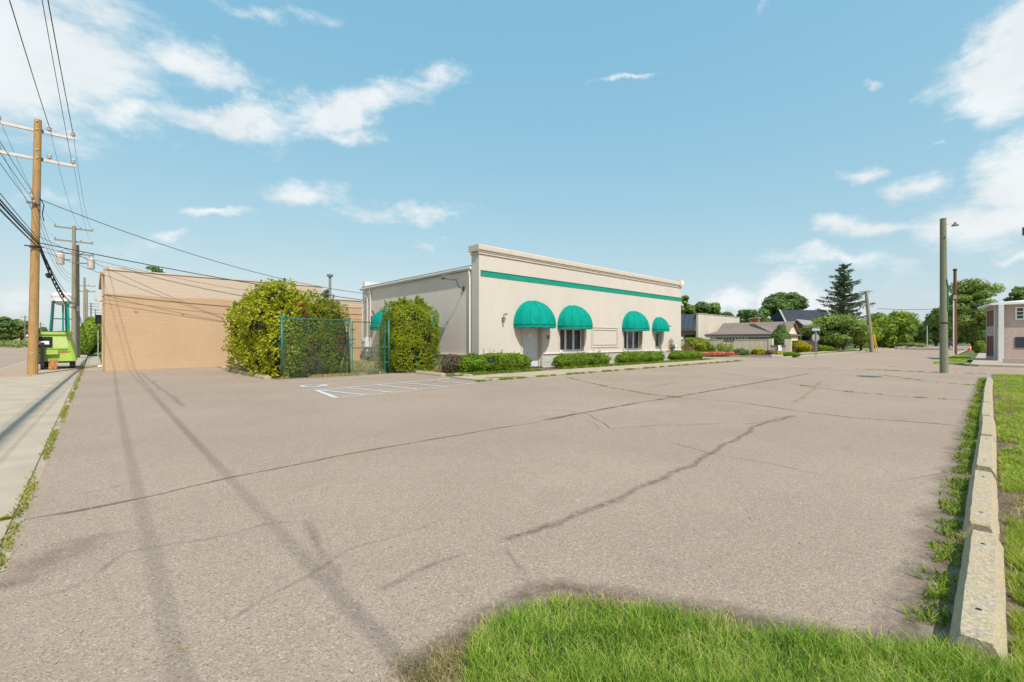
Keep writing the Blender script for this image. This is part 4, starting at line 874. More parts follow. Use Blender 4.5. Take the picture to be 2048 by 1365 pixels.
P = scatter(px([(820,1360),(890,1345),(940,1330)]), 1500, .09)
weeds('dry_fringe', 'patch of short straw grass left of the foreground corner', 'grass', P, .03, .004, 'grass_dry', lean=1.2)
# pebbles on the lot
pb_ = MB()
for i in range(260):
    d_ = 1.9+random.random()**2*12; u = random.uniform(-40, 1950); x_, y_ = D(u, d_)
    if not (y_ > .4 and x_ > -.3): continue
    s = random.uniform(.003, .007); pb_.obox((x_, y_, .005+s*.4), s, s*.8, s*.5, Matrix.Rotation(random.random()*3, 3, 'Z'))
obj('gravel', pb_, 'concrete', kind='stuff', label='loose pebbles scattered over the asphalt lot', cat='gravel')

# ================================================================== TREES
def tree(name, label, xy, top, width, m, trunk=.35, n=9000, leaf=.16, base=.0, cz=.55, blobs=None, group=None, seed=1, low=.25, depth=None):
    """crown made of leaf clumps spread through an uneven volume; trunk with limbs into it"""
    x, y = xy; e = thing(name, label, 'tree', (x, y, base), group); r = np.random.default_rng(seed); rr = random.Random(seed)
    Hh = top-base; zc0 = base+Hh*low; rw = width/2; K = 46
    cl = []
    for i in range(K):
        d = r.normal(0, 1, 3); d /= np.linalg.norm(d); q = r.random()**.33
        zz = (zc0+top)/2+d[2]*q*(top-zc0)/2*.86; wz = 1-.25*abs((zz-zc0)/(top-zc0)*2-.9)
        cl.append((x+d[0]*q*rw*.84*wz, y+d[1]*q*rw*.84*wz, zz, rw*(.18+.16*r.random())))
    Ps = []; Ns = []
    for (a, b, c, s) in cl:
        k = int(n/K); d = norm(r.normal(0, 1, (k, 3))); q = (.55+.5*r.random(k))[:, None]; P_ = d*q*s*np.array([1.15, 1.15, .72])+np.array([a, b, c]); Ps.append(P_); Ns.append(d*np.array([1, 1, 1.4]))
    npobj('crown', leaf_quads(np.concatenate(Ps), np.concatenate(Ns), leaf, .55), 4, m, parent=e)
    tb = MB(); zt = zc0+(top-zc0)*.45
    tb.tube([(x,y,base-.05),(x+.02*Hh*rr.uniform(-1,1),y,(base+zc0)/2),(x,y,zc0),(x+rr.uniform(-.3,.3),y,zt)], [trunk*1.25,trunk,trunk*.85,trunk*.4], 8)
    for (a, b, c, s) in cl[::5]: tb.tube([(x,y,zc0*.8+base*.2),((x+a)/2,(y+b)/2,(zc0+c)/2),(a,b,c)], [trunk*.4,trunk*.25,trunk*.08], 5)
    obj('trunk', tb, 'bark', parent=e); return e
def tpx(name, label, u, d, vtop, wpx, m, vlow=None, **k):
    xy = D(u, d); top = H+(683-vtop)/F*d; w = wpx/F*d
    if vlow is not None: k['low'] = max(.03, (H+(683-vlow)/F*d)/top)
    return tree(name, label, xy, top, w, m, **k)
tpx('tree', 'tree right behind the end of the shop parapet', 1368, 95, 588, 40, 'leaf_tree', seed=2, n=5000, leaf=.3)
tpx('tree', 'broad tree above the grey metal mansard roof', 1412, 100, 599, 72, 'leaf_tree_dark', seed=3, n=8000, leaf=.3)
tpx('tree', 'small tree tops at the end of the concrete wall', 1455, 120, 621, 34, 'leaf_tree_dark', seed=4, n=3000, leaf=.35)
tpx('tree', 'dark round tree behind the brick chimney', 1507, 95, 609, 66, 'leaf_tree_dark', seed=5, n=8000, leaf=.28)
tpx('tree', 'tall rounded tree rising above the dark church roof', 1568, 105, 586, 88, 'leaf_tree_dark', seed=6, n=11000, leaf=.3, vlow=640)
tpx('tree', 'wide bushy green tree below the spruce, left of the leaning pole', 1668, 62, 628, 118, 'leaf_tree', seed=7, n=16000, leaf=.17, vlow=697, trunk=.2)
tpx('tree', 'light green shrubby tree filling the gap behind the leaning pole', 1722, 66, 640, 70, 'leaf_tree_lime', seed=8, n=8000, leaf=.17, vlow=693, trunk=.15)
tpx('tree', 'broad sunlit tree right of the leaning pole', 1785, 92, 621, 108, 'leaf_tree_lime', seed=9, n=16000, leaf=.22, vlow=690)
tpx('tree', 'greyish tree at the end of the side street', 1840, 140, 640, 46, 'leaf_tree', seed=10, n=5000, leaf=.4, vlow=692)
tpx('tree', 'dark tree behind the tall green pole', 1872, 130, 628, 60, 'leaf_tree_dark', seed=11, n=7000, leaf=.35, vlow=690)
tpx('tree', 'largest tree at the right, spreading behind the rusty pole', 1948, 78, 556, 124, 'leaf_tree', seed=12, n=26000, leaf=.2, vlow=694, trunk=.4)
tpx('tree', 'lower lobe tree left of the largest right-hand tree', 1895, 92, 600, 66, 'leaf_tree', seed=13, n=8000, leaf=.24, vlow=690)
tpx('tree', 'dark tree above the roof of the two storey brick building', 2040, 95, 572, 50, 'leaf_tree_dark', seed=14, n=7000, leaf=.28)
tpx('tree', 'tree top peeking over the tan parapet near its left corner', 308, 48, 533, 40, 'leaf_tree_dark', seed=15, n=1700, leaf=.12, low=.84) if False else tree('tree', 'tree top peeking over the tan parapet near its left corner', D(306, 46), H+(683-531)/F*46, 2.6, 'leaf_tree_dark', low=.72, n=1800, leaf=.13, seed=15, trunk=.12)
tree('tree', 'treetop just showing above the middle of the tan parapet', D(578, 50), H+(683-560)/F*50, 2.6, 'leaf_tree_dark', low=.6, n=1600, leaf=.13, seed=16, trunk=.12)
tree('tree', 'treetop beside the vent pipe where the parapet steps down', D(655, 50), H+(683-571)/F*50, 2.1, 'leaf_tree_dark', low=.35, n=2600, leaf=.13, seed=17, trunk=.12)
for i, (u, d, v, w) in enumerate([(1425,170,630,60),(1620,170,650,70),(1700,180,655,80),(1850,240,660,90),(1800,220,662,70),(1910,200,650,60)]):
    tpx('tree', ['distant tree behind the mansard roofed building','distant tree behind the red brick house','distant tree behind the bushy green tree','distant tree closing the end of the side street','distant tree behind the broad sunlit tree','distant tree beyond the rusty pole'][i], u, d, v, w, 'leaf_tree_dark', seed=20+i, n=3000, leaf=.55, vlow=690)
# left far trees
tpx('conifer', 'pointed dark conifer at the far left edge across the boulevard', 8, 130, 627, 40, 'leaf_tree_dark', seed=30, n=6000, leaf=.35, vlow=684)
tpx('tree', 'dark rounded tree between the far left conifer and the wooden pole', 22, 150, 640, 46, 'leaf_tree_dark', seed=31, n=6000, leaf=.4, vlow=684)
tpx('tree', 'greyish tree just left of the big wooden pole', 44, 150, 637, 42, 'leaf_tree', seed=32, n=5000, leaf=.4, vlow=680)
tpx('tree', 'small dark tree glimpsed right of the wooden pole', 86, 170, 655, 22, 'leaf_tree_dark', seed=33, n=2000, leaf=.4, vlow=680)
bxx, byy = D(185, 50); shrub('roadside_bush', 'large leafy lime green bush between the trailer and the tan building', 'bush', [(bxx,byy,1.9,1.0,2.6,2.0),(bxx-.5,byy+1.5,1.1,.9,2.0,1.3)], 9000, .10, 'leaf_tree_lime', lump=.2, k=3)
bxx, byy = D(167, 54); shrub('roadside_bush', 'darker bush right behind the green trailer', 'bush', [(bxx,byy,1.2,.9,1.8,1.3)], 4500, .10, 'leaf_tree', lump=.2, k=3)
tpx('tree', 'small tree rising behind the leafy bush by the tan building', 180, 75, 630, 20, 'leaf_tree_dark', seed=36, n=2500, leaf=.18, low=.3, trunk=.1)
# spruce
def spruce(u, d, vtop, label):
    x, y = D(u, d); top = H+(683-vtop)/F*d; e = thing('spruce', label, 'tree', (x, y, 0)); rr = random.Random(5); r = np.random.default_rng(5)
    br = MB(); Ps = []; br.tube([(x,y,0),(x,y,top*.5),(x,y,top-.3)], [.3,.2,.03], 7); z = 2.5
    while z < top-.2:
        f = (z-2.0)/(top-2.0); Lmax = 4.6*(1-f)**.8+.25; nb = 7 if f < .8 else 5; a0 = rr.random()*6
        for k in range(nb):
            a = a0+k*6.28/nb+rr.uniform(-.5,.5); l_ = Lmax*rr.choice((.45,.65,.8,.95,1.2))*rr.uniform(.85,1.1); zo = rr.uniform(-.25,.25); dr_ = .28*(1-f)+.02; pts = []
            for t in (0,.33,.66,1): pts.append((x+math.cos(a)*l_*t, y+math.sin(a)*l_*t, z+zo-dr_*l_*t+.28*l_*t*t))
            br.tube(pts, [.05,.035,.02,.008], 4); m_ = int(120*l_/2)+20; t = r.random(m_)**.7; P_ = np.array(pts[0])*(1-t)[:, None]+np.array(pts[3])*t[:, None]; P_[:, 2] = z+zo-dr_*l_*t+.28*l_*t*t-np.abs(r.normal(0, .2, m_))*(.5+.5*l_/3)
            P_[:, :2] += r.normal(0, .07+.07*l_/3, (m_, 2)); Ps.append(P_)
        z += .52*(1.0-.35*f)
    P = np.concatenate(Ps); npobj('crown', leaf_quads(P, norm(r.normal(0, 1, P.shape)*np.array([1, 1, .5])+np.array([0, 0, .6])), .115, .6, .45), 4, 'leaf_spruce', parent=e); obj('trunk', br, 'bark', parent=e)
spruce(1687, 76, 524, 'tall ragged dark spruce towering over the other trees')
# young narrow conifer in the garden
def cone_bush(u, d, vtop, wpx, label, m, vb=None):
    x, y = D(u, d); top = H+(683-vtop)/F*d; w = wpx/F*d/2
    return shrub('columnar_conifer', label, 'tree', [(x, y, top*.42, w, w, top*.44, 2), (x, y, top*.75, w*.5, w*.5, top*.24, 1.5), (x+w*.25, y-w*.3, top*.7, w*.35, w*.35, top*.3, 1.5)], 7000, .10, m, lump=.12, k=4, aspect=.35)
cone_bush(1561, 50.5, 648, 32, 'blue-green pointed conifer in front of the beige fence gap', 'leaf_tree_dark')
def pbush(label, u, v, wpx, hpx, m, name='garden_shrub', cat='shrub', n=2600, leaf=.06, lump=.12, group='garden shrubs by the beige fence', zb=.1, extra_mat=None, p=2.2, f=.55):
    x, y = G(u, v, zb); d = F*(H-zb)/(v-683.); rx = wpx/F*d/2; h = hpx/F*d; x, y = x+FW.x*rx*f, y+FW.y*rx*f
    blobs = [(x, y, zb+h*.42, rx, rx*.85, h*.58, p)]; ex = None
    if extra_mat:
        P, Nn = leaves_on(blobs, int(n*.25), p, lump, 4, .95, 4); ex = (leaf_quads(P+Nn*.03, Nn, leaf*.9, .4), extra_mat)
    return shrub(name, label, cat, blobs, n, leaf, m, group, lump=lump, seed=int(u), extra=ex, cores=.75)
pbush('big bright lime shrub at the left end of the beige fence', 1397, 706.5, 52, 32, 'leaf_lime', n=5000, leaf=.075, lump=.18)
pbush('darker green shrub right of the big lime shrub', 1418, 706.5, 34, 18, 'leaf_box', n=2600)
pbush('small dark green ball shrub left of the hydrangea', 1434, 705.8, 16, 12, 'leaf_box', n=1200)
pbush('pinkish low maple shrub beside the shop corner', 1378, 707, 28, 13, 'leaf_pink', n=2000)
pbush('yellow-green hydrangea like shrub in front of the house number', 1457, 708, 33, 20, 'leaf_lime', n=3200, lump=.2, extra_mat='flower_pale')
pbush('low dark green mound under the hydrangea', 1460, 709.5, 22, 8, 'leaf_tree_dark', n=1200)
pbush('maroon barberry shrub left of the green mound', 1489, 706.5, 28, 12, 'leaf_maroon', n=2200)
pbush('striped green mound plant in front of the maroon shrub', 1487, 711.5, 32, 13, 'leaf_tree_dark', n=2600)
pbush('maroon shrub half hidden by golden flowers', 1510, 706.8, 22, 9, 'leaf_maroon', n=1500)
pbush('mound with golden yellow flowers left of the brick sign', 1521, 710, 28, 12, 'leaf_box', n=2200, extra_mat='flower_gold')
pbush('dull brown low plant at the foot of the brick sign', 1541, 710, 20, 8, 'leaf_twiggy', n=1400)
pbush('small yellow flowered mound before the white notice board', 1561, 711, 18, 7, 'leaf_box', n=1400, extra_mat='flower_gold')
pbush('maroon low shrub right of the brick sign', 1583, 707.5, 24, 8, 'leaf_maroon', n=1600)
pbush('low bright green mound at the corner of the bed', 1588, 713.5, 32, 8, 'leaf_box', n=2000)
pbush('pale hydrangea in bloom left of the golden shrub', 1590, 704.5, 20, 16, 'leaf_lime', n=1800, extra_mat='flower_pale')
pbush('golden yellow rounded shrub left of the stop sign', 1612, 706, 40, 23, 'leaf_gold', n=4200, leaf=.075)
pbush('tall lime topped shrub behind the fence end', 1592, 699.5, 28, 32, 'leaf_lime', n=3200, leaf=.08, zb=.1)
pbush('long low clipped shrub right of the stop sign', 1655, 704, 42, 12, 'leaf_box', n=3000, leaf=.08)
fb = thing('flower_bed', 'row of red and white flowers along the garden kerb', 'flowers', (*G(1425,711,.1), .1))
P = scatter([G(1396,712,.1), G(1457,712,.1)], 2600, .32); P[:, 2] = .12+rng.random(len(P))*.3; P[:, 0] += .5
npobj('blossoms', leaf_quads(P, norm(rng.normal(0, 1, P.shape)+np.array([-.5, -.5, 1])), .06, .5, .9), 4, 'flower_leaf', parent=fb, kind='stuff')
P2 = P.copy()[:1500]; P2[:, 2] *= .7; npobj('foliage', leaf_quads(P2+rng.normal(0, .05, P2.shape), sphere(len(P2)), .07, .7), 4, 'leaf_box', parent=fb, kind='stuff')
for i, (u, v, w, h_) in enumerate([(1770,694,70,8),(1830,693,60,9),(1740,692,40,10),(2010-10,722-26,16,14)]):
    pbush(['low hedge under the broad sunlit tree','bushes at the end of the side street','pale green bush behind the yellow pole guard','bush left of the two storey brick building'][i], u, v+2, w, h_, ['leaf_box','leaf_tree','leaf_tree_lime','leaf_tree_lime'][i], n=3000, leaf=.16, group=None, zb=0)
pbush('leafy green bush at the corner of the two storey brick building', 1968, 707, 22, 22, 'leaf_tree_lime', n=3000, leaf=.1, group=None, zb=0)
# verge grass
for nm_, reg, nn_ in (('far corner verge under the rusty pole', (40.5,64,1.2,2.6), 9000), ('verge along the side street by the leaning pole', (50,110,13.0,14.1), 7000)):
    P = np.stack([rng.uniform(reg[0], reg[1], nn_), rng.uniform(reg[2], reg[3], nn_), np.zeros(nn_)+.03], 1)
    blade_obj('verge_grass', P, .09, .06, 'grass_lawn', kind='stuff', lean=.9, label='green grass on the '+nm_, cat='grass')
# ================================================================== UTILITY POLES AND WIRES
def pole_simple(name, label, base, top, r0, r1, m, cat='utility pole', group=None):
    e = thing(name, label, cat, base, group)
    obj('shaft', MB().tube([Vector(base)+Vector((0,0,-.05)), Vector(base).lerp(Vector(top), .5), top], [r0, (r0+r1)/2, r1], 14), m, parent=e, smooth=False); return e
def insulator(c, par, s=1.):
    obj('insulator', MB().lathe([(0,0),(.03*s,0),(.03*s,.04*s),(.075*s,.06*s),(.085*s,.11*s),(.05*s,.14*s),(.075*s,.16*s),(.07*s,.2*s),(.03*s,.24*s),(0,.25*s)], c, 10), 'porcelain', parent=par, smooth=True)
PB = Vector((-1.97,29.3,0)); PT = Vector((-1.80,29.3,11.45))
up = pole_simple('utility_pole', 'large honey brown wooden utility pole with two white crossarms', PB, PT, .175, .125, 'pole_wood', group='utility poles along the boulevard')
for z in (11.03, 9.75):
    obj('crossarm', MB().box(-3.05, -.60, 29.47, 29.58, z-.06, z+.06), 'crossarm', parent=up)
    obj('arm_bolt', MB().box(-1.74, -1.66, 29.40, 29.47, z-.07, z+.07), 'lamp_grey', parent=up)
    for xx in (-3.0, -1.45, -.68): insulator((xx, 29.53, z+.06), up, 1.1)
    for dz in (.12, -.25): obj('bolt_plate', MB().tube([(-1.83,29.17,z+dz+.22),(-1.83,29.145,z+dz+.22)], .045, 8), 'porcelain', parent=up)
obj('rack', MB().box(-2.15,-1.75,29.05,29.12,7.6,7.68).box(-1.80,-1.74,29.1,29.2,7.4,8.2), 'lamp_grey', parent=up)
for k in range(3): insulator((-1.9-.06*k, 29.05, 7.62+.2*k), up, .6)
obj('strap', MB().lathe([(.165,-.04),(.175,-.03),(.175,.03),(.165,.04)], (-1.90,29.3,5.72), 16), 'wire_black', parent=up); obj('guard_bar', MB().box(-2.2,-1.6,29.05,29.1,5.69,5.74), 'wire_black', parent=up)
obj('tag', MB().box(-1.99,-1.93,29.11,29.125,.95,1.0), 'porcelain', parent=up)
def arms(e, x, y, zs, hw, m='pole_grey', ins=True):
    for z in zs:
        obj('crossarm', MB().box(x-hw, x+hw, y+.12, y+.22, z-.06, z+.06), m, parent=e)
        if ins:
            for k in (-.95, 0.35, .95): insulator((x+k*hw, y+.17, z+.06), e, .9)
def far_pole(u, d, vtop, r, label, zarms, m='pole_grey', hw=1.25):
    x, y = D(u, d); top = H+(683-vtop)/F*d; e = pole_simple('utility_pole', label, Vector((x,y,0)), Vector((x,y,top)), r*1.25, r*.85, m, group='utility poles along the boulevard')
    arms(e, x, y, [top-a for a in zarms], hw, m); return e, x, y, top
e2, x2, y2, t2 = far_pole(148, 39.7, 453, .15, 'weathered grey utility pole with two crossarms and transformers', (.2, 1.35))
e3, x3, y3, t3 = far_pole(154.5, 40.6, 491, .16, 'shorter grey pole strapped against the transformer pole', (.8,), hw=1.1)
for (dx, zz) in ((-.85, 8.2), (1.1, 8.0)):
    tr_ = thing('transformer', 'pale grey can transformer hung '+('left' if dx < 0 else 'right')+' of the second pole', 'transformer', (x2+dx, y2, zz))
    obj('tank', MB().lathe([(0,0),(.24,.0),(.26,.04),(.26,.85),(.27,.9),(.2,.97),(0,.98)], (x2+dx, y2, zz), 16), 'transformer', parent=tr_, smooth=True)
    for q in (-.1, .12): obj('bushing', MB().tube([(x2+dx+q,y2,zz+.95),(x2+dx+q*1.4,y2,zz+1.25)], [.04,.02], 6), 'lamp_grey', parent=tr_)
    obj('bracket', MB().box(min(x2, x2+dx)+.1, max(x2, x2+dx)-.2, y2-.04, y2+.04, zz+.4, zz+.5), 'lamp_grey', parent=tr_)
obj('junction_box', MB().box(x3-.12, x3+.18, y3-.3, y3-.18, 4.2, 4.65), 'transformer', parent=e3)
far_pole(169, 71, 556, .15, 'third grey utility pole down the boulevard', (1.3, 2.2))
far_pole(174, 78, 579, .13, 'thin pole right behind the third utility pole', (.4,), hw=.9)
far_pole(182, 120, 607, .15, 'dark distant pole with many crossarms near the tan building', (.2, .9, 1.6), 'lamp_grey', 1.6)
far_pole(191, 170, 620, .15, 'most distant utility pole beside the tan building edge', (.3, 1.2), 'lamp_grey', 1.6)
far_pole(50, 130, 632, .14, 'slim dark pole among the far left trees', (.5,), 'lamp_grey', .9)
far_pole(81, 160, 645, .14, 'slim dark pole just right of the honey brown pole', (.9,), 'lamp_grey', .9)
def wire(label, a, b, sag, r, group='overhead wires', name='overhead_wire', n=18, m='wire_black', cat='wire'):
    a, b = Vector(a), Vector(b); pts = [a.lerp(b, i/n)-Vector((0,0,sag*4*(i/n)*(1-i/n))) for i in range(n+1)]
    return obj(name, MB().tube(pts, r, 5), m, label=label, cat=cat, group=group)
Q = (-2.85, -24)     # the pole behind the photographer: its wires come in overhead
for xx, zz, lb in ((-3.0,11.3,'outer wire of the upper crossarm, left end'),(-1.45,11.3,'upper crossarm wire nearest the pole on its right'),(-.68,11.3,'wire from the right end of the upper crossarm')):
    wire(lb+', running over the pavement', (xx,29.53,zz), (xx-.85,Q[1],zz), .95, .013)
    wire(lb+', running on to the second pole', (xx,29.53,zz), (x2+(xx+1.8)*.95,y2+.17,t2-.0), .7, .007)
for xx, zz, lb in ((-3.0,10.05,'lower crossarm wire at its left end'),(-.68,10.05,'lower crossarm wire at its right end')):
    wire(lb+', running on to the second pole', (xx,29.53,zz), (x2+(xx+1.8)*.95,y2+.17,t2-1.15), .7, .006)
wire('thinner second wire from the right end of the lower crossarm overhead', (-.74,29.53,10.05), (-1.45,Q[1],11.2), .5, .009)
for k in range(3):
    wire(['top','middle','bottom'][k]+' of three service wires from the pole rack towards the viewer', (-1.95-.06*k,29.05,8.1-.22*k), (-3.0-.06*k,Q[1],8.5-.25*k), .9, .009)
    wire(['top','middle','bottom'][k]+' of three service wires from the pole rack to the second pole', (-1.95-.06*k,29.05,8.1-.22*k), (x2,y2,7.4-.3*k), 1.1, .008)
for k, (zz, z1, r_) in enumerate(((6.1,6.1,.012),(5.95,5.75,.022),(5.85,5.55,.03),(5.7,5.3,.026))):
    wire(['uppermost thin','second','thick third','lowest'][k]+' black cable sagging past the honey brown pole towards the viewer', (-1.78,29.2,zz), (-2.75,Q[1],z1+.6), .75, r_, 'communication cables')
for k, (zz, z1, s_, r_) in enumerate(((5.95,4.9,.75,.03),(5.8,4.6,.95,.035),(5.9,5.3,.6,.015),(6.0,4.7,1.15,.014))):
    wire(['thick bundled','lowest bundled','upper thin','slack thin'][k]+' cable drooping from the honey brown pole to the second pole', (-1.78,29.3,zz), (x3-.1,y3-.15,z1), s_, r_, 'communication cables')
    wire(['thick bundled','lowest bundled','upper thin','slack thin'][k]+' cable continuing past the second pole', (x3-.1,y3,z1), (*D(171,71),4.6-.2*k), .9, .02, 'communication cables')
sc_ = MB()
for k in range(9): t = .1+.045*k; p = Vector((-1.75,29.3,5.9)).lerp(Vector((x3,y3,4.7)), t)-Vector((0,0,.9*4*t*(1-t))); sc_.tube([p+Vector((0,-.2,.06)), p+Vector((0,.25,-.05))], [.03,.055], 6)
obj('splice_case', sc_, 'wire_black', label='black splice cases strapped on the drooping cable bundle', cat='cable splice', kind='stuff')
p = Vector((-1.62,31.6,4.75)); obj('splice_case', MB().tube([p, p+Vector((.02,.4,-.05))], .09, 8), 'wire_black', label='round black splice closure hanging below the cable bundle', cat='cable splice')
obj('slack_loops', MB().tube([(-1.72,29.15,7.9),(-1.6,29.1,7.6),(-1.66,29.1,7.2),(-1.6,29.12,6.9)], .02, 5), 'wire_black', label='loose black loops hanging under the pole rack', cat='wire')
SG = 'service drops crossing the tan wall'
wire('upper service wire from the pole rack to the shop meter mast', (-1.75,29.1,7.85), (13.78,29.86,4.82), .62, .016, SG)
wire('heavier cable from the pole to the back corner of the shop', (-1.75,29.15,5.9), (13.78,29.86,4.35), .18, .022, SG)
wire('thin wire from the pole down to the hook on the tan wall', (-1.75,29.2,6.2), (5.52,30.46,2.84), .12, .010, SG)
wire('second thin wire ending at the hook on the tan wall', (-1.75,29.2,5.6), (5.52,30.46,2.80), .05, .010, SG)
wire('thin phone wire across the pale band of the tan wall', (-1.75,29.2,5.75), (13.78,29.8,4.1), .45, .009, SG)
# right-hand poles
gx, gy_ = G(1888, 747)
gpole = pole_simple('utility_pole', 'cut off green-grey wooden pole standing at the lot edge by the street', Vector((gx,gy_,0)), Vector((gx-.0,gy_+.03,7.25)), .155, .115, 'pole_green')
obj('guard_cover', MB().tube([(gx-.1,gy_-.1,5.0-.6),(gx-.02,gy_-.13,4.0),(gx-.06,gy_-.13,2.9)], [.012,.035,.02], 6), 'post_green', parent=gpole)
obj('strap', MB().lathe([(.15,-.03),(.155,-.02),(.155,.02),(.15,.03)], (gx,gy_,2.35), 14), 'wire_black', parent=gpole); obj('tag', MB().box(gx-.14,gx-.1,gy_-.1,gy_-.04,6.35,6.42), 'porcelain', parent=gpole)
lx = Vector((gx,gy_,6.95)); rt3 = Vector((RT.x,RT.y,0))
ll = thing('pole_lamp', 'small dark lamp on a thin bracket beside the top of the cut off pole', 'light', lx)
obj('bracket', MB().tube([lx+rt3*.1, lx+rt3*.35+Vector((0,0,.05)), lx+rt3*.5], .006, 4), 'grey_metal', parent=ll); obj('lamp_head', MB().lathe([(0,-.06),(.14,-.05),(.12,0),(.05,.05),(.04,.12),(0,.13)], lx+rt3*.52, 10), 'lamp_grey', parent=ll)
rx_, ry_ = G(1910, 711.5); rh = H+(683-543)/F*47.2
rp = pole_simple('utility_pole', 'rusty red-brown pole with a white conduit, beyond the street', Vector((rx_,ry_,0)), Vector((rx_,ry_,rh)), .17, .125, 'pole_red')
obj('conduit', MB().tube([(rx_-.25,ry_+.1,0),(rx_-.23,ry_+.1,5.8)], .05, 6), 'white_metal', parent=rp); obj('cap', MB().lathe([(.13,0),(.18,.05),(.18,.2),(0,.26)], (rx_,ry_,rh), 10), 'dark_metal', parent=rp)
obj('meter_box', MB().box(rx_-.3,rx_-.15,ry_-.12,ry_+.12,5.9,6.3), 'porcelain', parent=rp)
bx_, by_ = G(1744, 705); lt = Vector((bx_-.8*RT.x, by_-.8*RT.y, H+(683-583)/F*61.1))
lp = pole_simple('utility_pole', 'leaning grey pole with a small crossarm at the side street corner', Vector((bx_,by_,0)), lt, .28, .18, 'pole_grey')
obj('crossarm', MB().tube([lt+rt3*(-.9)+Vector((0,0,-.1)), lt+rt3*.9+Vector((0,0,.0))], .06, 4), 'pole_grey', parent=lp)
gg = obj('guy_guard', MB().tube([(bx_+.55*RT.x,by_+.55*RT.y,0),(bx_+.15*RT.x,by_+.15*RT.y,2.6)], .06, 6).tube([(bx_+.85*RT.x,by_+.85*RT.y,0),(bx_+.3*RT.x,by_+.3*RT.y,2.4)], .045, 6), 'yellow_plastic'); setp(gg, 'yellow plastic guard on the guy wire of the leaning pole', 'guy guard')
wire('wire over the side street between the trees', (*D(1755,62),6.0), (*D(1990,62),6.9), .5, .03, None)
tx, ty = D(1854, 100); pole_simple('utility_pole', 'thin pale pole at the end of the side street', Vector((tx,ty,0)), Vector((tx,ty,H+(683-652)/F*100)), .14, .1, 'kerb_concrete')

# ================================================================== STREET THINGS
sx, sy_ = G(1632, 716, 0)
ss_ = thing('stop_sign', 'stop sign seen from behind, grey octagon on a thin post', 'stop sign', (sx, sy_, 0))
fwd = Vector((FW.x, FW.y, 0)); dd_ = F*H/33.; sc0 = dd_/F
obj('post', MB().box(sx-.03,sx+.03,sy_-.03,sy_+.03,0,H+(683-662)*sc0), 'sign_back', parent=ss_)
def plate(c, pts, nrm, th): 
    s = Vector((0,0,1)).cross(nrm).normalized(); mb = MB(); mb.prism(pts, lambda p: c+s*p[0]+Vector((0,0,p[1])), lambda p: c+s*p[0]+Vector((0,0,p[1]))+nrm*th); return mb
oc = [(.37*math.cos(R(22.5+45*k)), .37*math.sin(R(22.5+45*k))) for k in range(8)]; sc_c = Vector((sx,sy_,H+(683-676)*sc0))+fwd*.05
obj('octagon', plate(sc_c, oc, fwd, .01), 'sign_back', parent=ss_); obj('red_face', plate(sc_c+fwd*.0115, oc, fwd, .004), 'flower_red', parent=ss_)
ssn = obj('street_name_sign', plate(Vector((sx,sy_,H+(683-660)*sc0)), [(-.36,-.1),(.36,-.1),(.36,.1),(-.36,.1)], fwd, .02), 'sign_blue', label='small pale blue street name blade on top of the stop sign post', cat='street sign')
cx_, cy_ = G(1940, 703); cn = thing('traffic_cone', 'orange traffic cone on the footpath by the brick building', 'traffic cone', (cx_, cy_, 0))
obj('cone', MB().lathe([(.16,.0),(.17,.05),(.12,.4),(.06,1.0),(0,1.02)], (cx_,cy_,0), 12), 'cone_orange', parent=cn); obj('base', MB().box(cx_-.22,cx_+.22,cy_-.22,cy_+.22,.01,.05), 'cone_orange', parent=cn); obj('reflective_band', MB().lathe([(.125,.42),(.095,.66)], (cx_,cy_,0), 12), 'white_metal', parent=cn)
def car(u, d, ang, m, label, L_=4.4, z0=0):
    x, y = D(u, d); e = thing('parked_car', label, 'car', (x, y, z0)); rot = Matrix.Rotation(ang, 3, 'Z'); O = Vector((x, y, z0))
    T = lambda p: O+rot @ Vector(p); prof = [(-2.2,.35),(-2.2,.8),(-1.95,.95),(-1.35,1.0),(1.2,.98),(2.1,.85),(2.2,.6),(2.2,.35)]; cab = [(-1.9,.97),(-1.3,1.42),(.3,1.45),(1.1,.98)]
    obj('body', MB().prism(prof, lambda p: T((p[0],-.88,p[1])), lambda p: T((p[0],.88,p[1]))), m, parent=e); obj('cabin', MB().prism(cab, lambda p: T((p[0],-.74,p[1])), lambda p: T((p[0],.74,p[1]))), 'glass_dark', parent=e)
    obj('roof', MB().prism([(-1.25,1.43),(.28,1.46),(.25,1.49),(-1.2,1.47)], lambda p: T((p[0],-.7,p[1])), lambda p: T((p[0],.7,p[1]))), m, parent=e)
    for a in (-1.35, 1.35):
        for b in (-.9, .9): w_ = obj('wheel', MB().tube([T((a,b-.1,.33)), T((a,b+.1,.33))], .33, 12), 'tyre', parent=e)
car(1757, 96, .3, 'car_blue', 'blue car parked behind the leaning pole'); car(1700, 100, .1, 'car_white', 'white car half hidden in the shade of the bushes'); car(1898, 118, .2, 'car_dark', 'dark car at the end of the side street'); car(54, 190, 1.4, 'car_white', 'white vehicle far across the boulevard by the pole', z0=-.13)
for i, (u, d, v, w, hgt) in enumerate(((41,150,667,5,7),(48.5,170,668,3,5))):
    x, y = D(u, d); zt = H+(683-v+hgt/2)/F*d; e = thing('roadside_sign', ['larger','smaller'][i]+' white roadside sign across the boulevard', 'sign', (x, y, 0)); ww = w/F*d/2
    obj('panel', plate(Vector((x,y,zt-.5)), [(-ww,-.55),(ww,-.55),(ww,.55),(-ww,.55)], fwd, .05), 'paper', parent=e); obj('post', MB().tube([(x,y,0),(x,y,zt-1)], .06, 5), 'grey_metal', parent=e)
